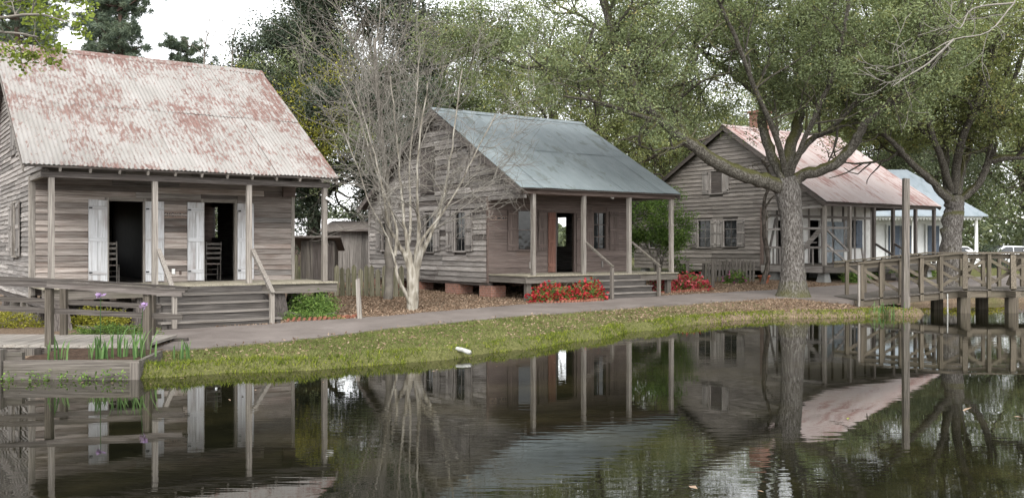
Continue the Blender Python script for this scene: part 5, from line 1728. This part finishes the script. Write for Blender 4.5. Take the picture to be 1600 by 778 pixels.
shrub('far_bank_plants', (17.5, 35.9), 1.9, .4, .4, 2600, M['leaf_gold'], .09, .035, 'yellow green plants on the far bank under the bridge', None, 0, .06, 14)


def iris(loc, n_, hgt, sp, label, flowers=(), seed=1, z=None):
    r_ = np.random.default_rng(seed)
    z0 = gz(loc[0], loc[1]) if z is None else z
    e = empty('iris_plant', (loc[0], loc[1], z0), 0, label, 'plant', 'irises by the pond')
    vs_, fs, sh = [], [], []
    for i in range(n_):
        a = r_.uniform(0, 6.28)
        bx, by = r_.normal() * sp * .5, r_.normal() * sp * .35
        ln = hgt * r_.uniform(.55, 1.1)
        le = np.array([math.cos(a), math.sin(a)]) * ln * r_.uniform(.05, .38)
        wv = np.array([-math.sin(a + .6), math.cos(a + .6)]) * r_.uniform(.011, .018)
        n0 = len(vs_)
        for k, f_ in enumerate((0, .4, .75, 1)):
            ww = wv * (1, 1, .7, .05)[k]
            cx, cy, cz = bx + le[0] * f_ ** 2, by + le[1] * f_ ** 2, ln * (f_ - .12 * f_ ** 3)
            vs_ += [(cx - ww[0], cy - ww[1], cz - .02), (cx + ww[0], cy + ww[1], cz - .02)]
        fs += [(n0 + 2 * k, n0 + 2 * k + 1, n0 + 2 * k + 3, n0 + 2 * k + 2) for k in range(3)]
        sh += [r_.uniform(.1, .9)] * 3
    np_mesh('leaves', np.array(vs_), np.array(fs), M['iris_leaf'], e, face_attr=('shade', np.array(sh)))
    for (fx, fy, fz) in flowers:
        st = tubes_obj('stalk', [(np.array([[fx * .6, fy * .6, 0], [fx * .8, fy * .8, fz * .6], [fx, fy, fz]]), np.array([.008, .007, .006]), 5)], M['iris_leaf'], e)
        d = unit(r_.normal(size=(16, 3)) * [1, 1, .5] + [0, 0, .2])
        leaf_obj('flower', np.array([fx, fy, fz + .02]) + d * .055, .10, .06, M['petal_violet'], st, r_.uniform(.2, .9, 16), .5, d)
    return e


iris((-7.0, 15.75), 28, .46, .26, 'iris clump with tall violet flower in the planter', ((.02, .0, 1.02),), 1, .27)
iris((-6.5, 15.95), 44, .58, .40, 'dense iris clump with pale mauve flower beside the boardwalk post', ((.18, -.05, .84),), 2, .27)
iris((-7.55, 15.5), 12, .48, .16, 'few thin iris blades at the left of the planter', (), 3, .27)
iris((-5.9, 16.6), 14, .45, .2, 'small iris tuft at the end of the boardwalk', (), 5)
iris((11.55, 28.75), 40, .62, .4, 'green iris clump at the bank in front of the bridge', (), 4)
for i, (u, w_) in enumerate([(15, .12), (52, .2), (75, .1), (100, .18), (132, .22), (165, .24), (190, .14)]):
    q = at(u, 590, 14.95)
    r_ = np.random.default_rng(90 + i)
    n_ = int(14 + 90 * w_)
    e = empty('water_plant', (q.x, q.y - .05, 0), 0, 'leafy green water plant below the timber planter, %s from the left' % ('first', 'second', 'third', 'fourth', 'fifth', 'sixth', 'last')[i], 'plant', 'water plants along the planter')
    c = r_.normal(size=(n_, 3)) * [w_ * .42, .05, .05] + [0, 0, .06]
    c[:, 2] = np.maximum(c[:, 2], .01)
    leaf_obj('leaves', c, .06, .032, M['leaf_bush'], e, r_.beta(2, 2, n_), 1.0)

# flower pot
o = MB().lathe((0, 0, 0), [(.16, 0), (.24, .30), (.27, .30), (.27, .36), (.23, .36), (.22, .28), (.001, .28)], 18).build('flower_pot', M['terracotta'], None, True)
o.location = (10.95, 40.3, gz(10.95, 40.3) - .01)
tag(o, 'terracotta flower pot beside the slim trunk at the pinkish roofed house', 'pot')
# drain pipe end at the bank
o = empty('drain_pipe', (-.95, 17.95, .10), 0, 'short white drain pipe sticking out of the grassy bank', 'pipe')
tubes_obj('pipe', [(np.array([(-.12, .12, .06), (.0, .0, .05), (.14, -.16, .02), (.14, -.16, .02), (.1, -.12, .028)]), np.array([.042, .042, .044, .034, .03]), 14)], M['pvc'], o)
tubes_obj('mouth_shade', [(np.array([(.105, -.125, .027), (.11, -.13, .026)]), np.array([.032, .0005]), 14)], M['black_iron'], o)  # black disc stands in for the shade inside the hollow pipe


# brick edging
def edging(label, pts, seed):
    r_ = random.Random(seed)
    e = empty('brick_edging', (0, 0, 0), 0, label, 'edging')
    P_ = [Vector((*p, 0)) for p in pts]
    for a, b_ in zip(P_, P_[1:]):
        n_ = max(1, int((b_ - a).length / .115))
        for i in range(n_):
            c = a + (b_ - a) * (i + .5) / n_
            d = (b_ - a).normalized()
            s_ = Vector((-d.y, d.x, 0))
            z = gz(c.x, c.y)
            up = Vector((d.x * .45, d.y * .45, 1)).normalized() * .19 * r_.uniform(.8, 1.05)
            q = [c - d * .032 - s_ * .05, c + d * .032 - s_ * .05, c + d * .032 + s_ * .05, c - d * .032 + s_ * .05]
            lo = [v_ + Vector((0, 0, z - .06)) for v_ in q]
            mobj('brick', lo + [v_ + up for v_ in lo], HEXF, M['brick_piece'], e)
    return e


edging('tilted red brick edging in front of the bright green bush', [(-5.75, 23.35), (-5.1, 23.45), (-4.35, 23.95), (-4.05, 24.3)], 1)
edging('tilted red brick edging under the red azaleas left of the middle cabin steps', [(1.0, 29.0), (1.7, 29.2), (2.4, 29.6), (2.9, 30.05)], 2)
edging('red brick edging under the azaleas right of the middle cabin steps', [(5.4, 33.7), (6.2, 34.3), (7.2, 35.0), (7.7, 35.6)], 3)

# ------------------------------------------------------------------ ground cover
def scatter(n_, x0, x1, y0, y1, dens):
    P_ = np.stack([rng.uniform(x0, x1, n_), rng.uniform(y0, y1, n_)], 1)
    d1, d2 = poly_sd(P_, POND) + wob(P_), poly_sd(P_, PATH)
    return P_[rng.random(n_) < dens(P_, d1, d2)], None


def bank_side(P_): return (P_[:, 1] < np.interp(P_[:, 0], PATH[:9, 0], PATH[:9, 1])) & (P_[:, 0] > -6.6) & (P_[:, 0] < 12.6)


def patch(P_): return .5 + .5 * np.sin(P_[:, 0] * 1.7 + np.sin(P_[:, 1] * 1.3) * 2) * np.sin(P_[:, 1] * 1.9 + P_[:, 0] * .6)


def blades(name, P_, hgt, wd, mat, sh):
    n_ = len(P_)
    z = gheight(P_)
    a = rng.uniform(0, 6.28, n_)
    hh = hgt * rng.uniform(.4, 1.2, n_)
    le = rng.normal(size=(n_, 2)) * hh[:, None] * .55
    w2 = np.stack([np.cos(a), np.sin(a)], 1) * wd
    v = np.stack([np.column_stack([P_ - w2, z - .01]), np.column_stack([P_ + w2, z - .01]), np.column_stack([P_ + le, z + hh])], 1).reshape(-1, 3)
    o_ = np_mesh(name, v, np.arange(3 * n_).reshape(-1, 3), mat, face_attr=('shade', np.clip(sh, 0, 1)))
    return o_


G, _ = scatter(330000, -6.6, 11, 14.5, 32, lambda P_, a, b_: bank_side(P_) * (a > .02) * (b_ > .0) * np.clip(1.25 - .12 * (P_[:, 0] + 1) - .35 * patch(P_), .04, 1) * .8)
o = blades('grass', G, .055, .006, M['grass'], rng.beta(2, 2, len(G)) + .5 * (patch(G) - .5) + .25 * (patch(G * 3.1 + 5) - .5))
tag(o, 'short patchy grass on the bank between the path and the pond', 'grass', kind='stuff')
G, _ = scatter(520000, -6.6, 12.6, 14.8, 31, lambda P_, a, b_: bank_side(P_) * (a > -.07) * (a < .42) * np.clip(1.15 - a * 2.4, 0, 1) * np.clip(patch(P_ * 1.3) * 1.5 - .15 + .5 * (patch(P_ * 4.1 + 2) - .4), .03, 1))
o = blades('bank_moss', G, .075, .011, M['moss'], rng.beta(2, 2, len(G)))
tag(o, 'bright yellow green moss and grass along the water edge', 'moss', kind='stuff')
G, _ = scatter(150000, -7, 13.5, 15, 42, lambda P_, a, b_: (a > .25) * (b_ > -.15) * np.where(b_ < 0, .14, np.where(bank_side(P_), np.clip(.30 + .07 * (P_[:, 0] - 1), .16, .9), .75)) * np.clip(.5 + patch(P_ * .8), 0, 1))
z = gheight(G) + np.where(poly_sd(G, PATH) < 0, .045, .02)
o = leaf_obj('fallen_leaves', np.column_stack([G, z]), .075, .04, M['leaf_dead'], None, rng.beta(2, 2, len(G)), 1.6)
tag(o, 'brown fallen leaves scattered over the ground', 'leaves', kind='stuff')
# leaves floating on the pond
for i, (u, v_, big, lab, mt) in enumerate([(1083, 763, .16, 'curled tan leaf floating near the bottom edge of the pond', 'leaf_dead'), (1188, 769, .10, 'small brown leaf floating near the bottom edge', 'leaf_dead'),
                                           (1325, 655, .09, 'single green leaf floating in the pink roof reflection', 'leaf_spring'), (1510, 641, .2, 'brown leaves floating below the bridge reflection', 'leaf_dead'),
                                           (1592, 653, .2, 'brown leaf floating at the right edge', 'leaf_dead'), (480, 655, .06, 'tiny pale leaf floating in the left cabin reflection', 'leaf_dead')]):
    Yq = H * F / (v_ - V0)
    n_ = 1
    c = np.array([[(u - 800) / F * Yq, Yq, .012]]) + rng.normal(size=(n_, 3)) * [.07, .05, .002] * (n_ > 1)
    o = leaf_obj('floating_leaf', c, big, big * .45, M[mt], None, np.full(n_, .75), 6.0)
    tag(o, lab, 'leaf')

# bits of leaf and scum drifting along the bank
P_ = np.stack([rng.uniform(-8.3, 12, 2600), rng.uniform(11, 30, 2600)], 1)
dd_ = poly_sd(P_, POND)
P_ = P_[(dd_ < -.08) & (rng.random(len(P_)) < np.exp(dd_ / .9) * .55)]
o = leaf_obj('floating_debris', np.column_stack([P_, np.full(len(P_), .008)]), .06, .03, M['leaf_dead'], None, rng.beta(2, 2, len(P_)), 7.0)
tag(o, 'small bits of leaf drifting on the water along the bank', 'debris', kind='stuff')
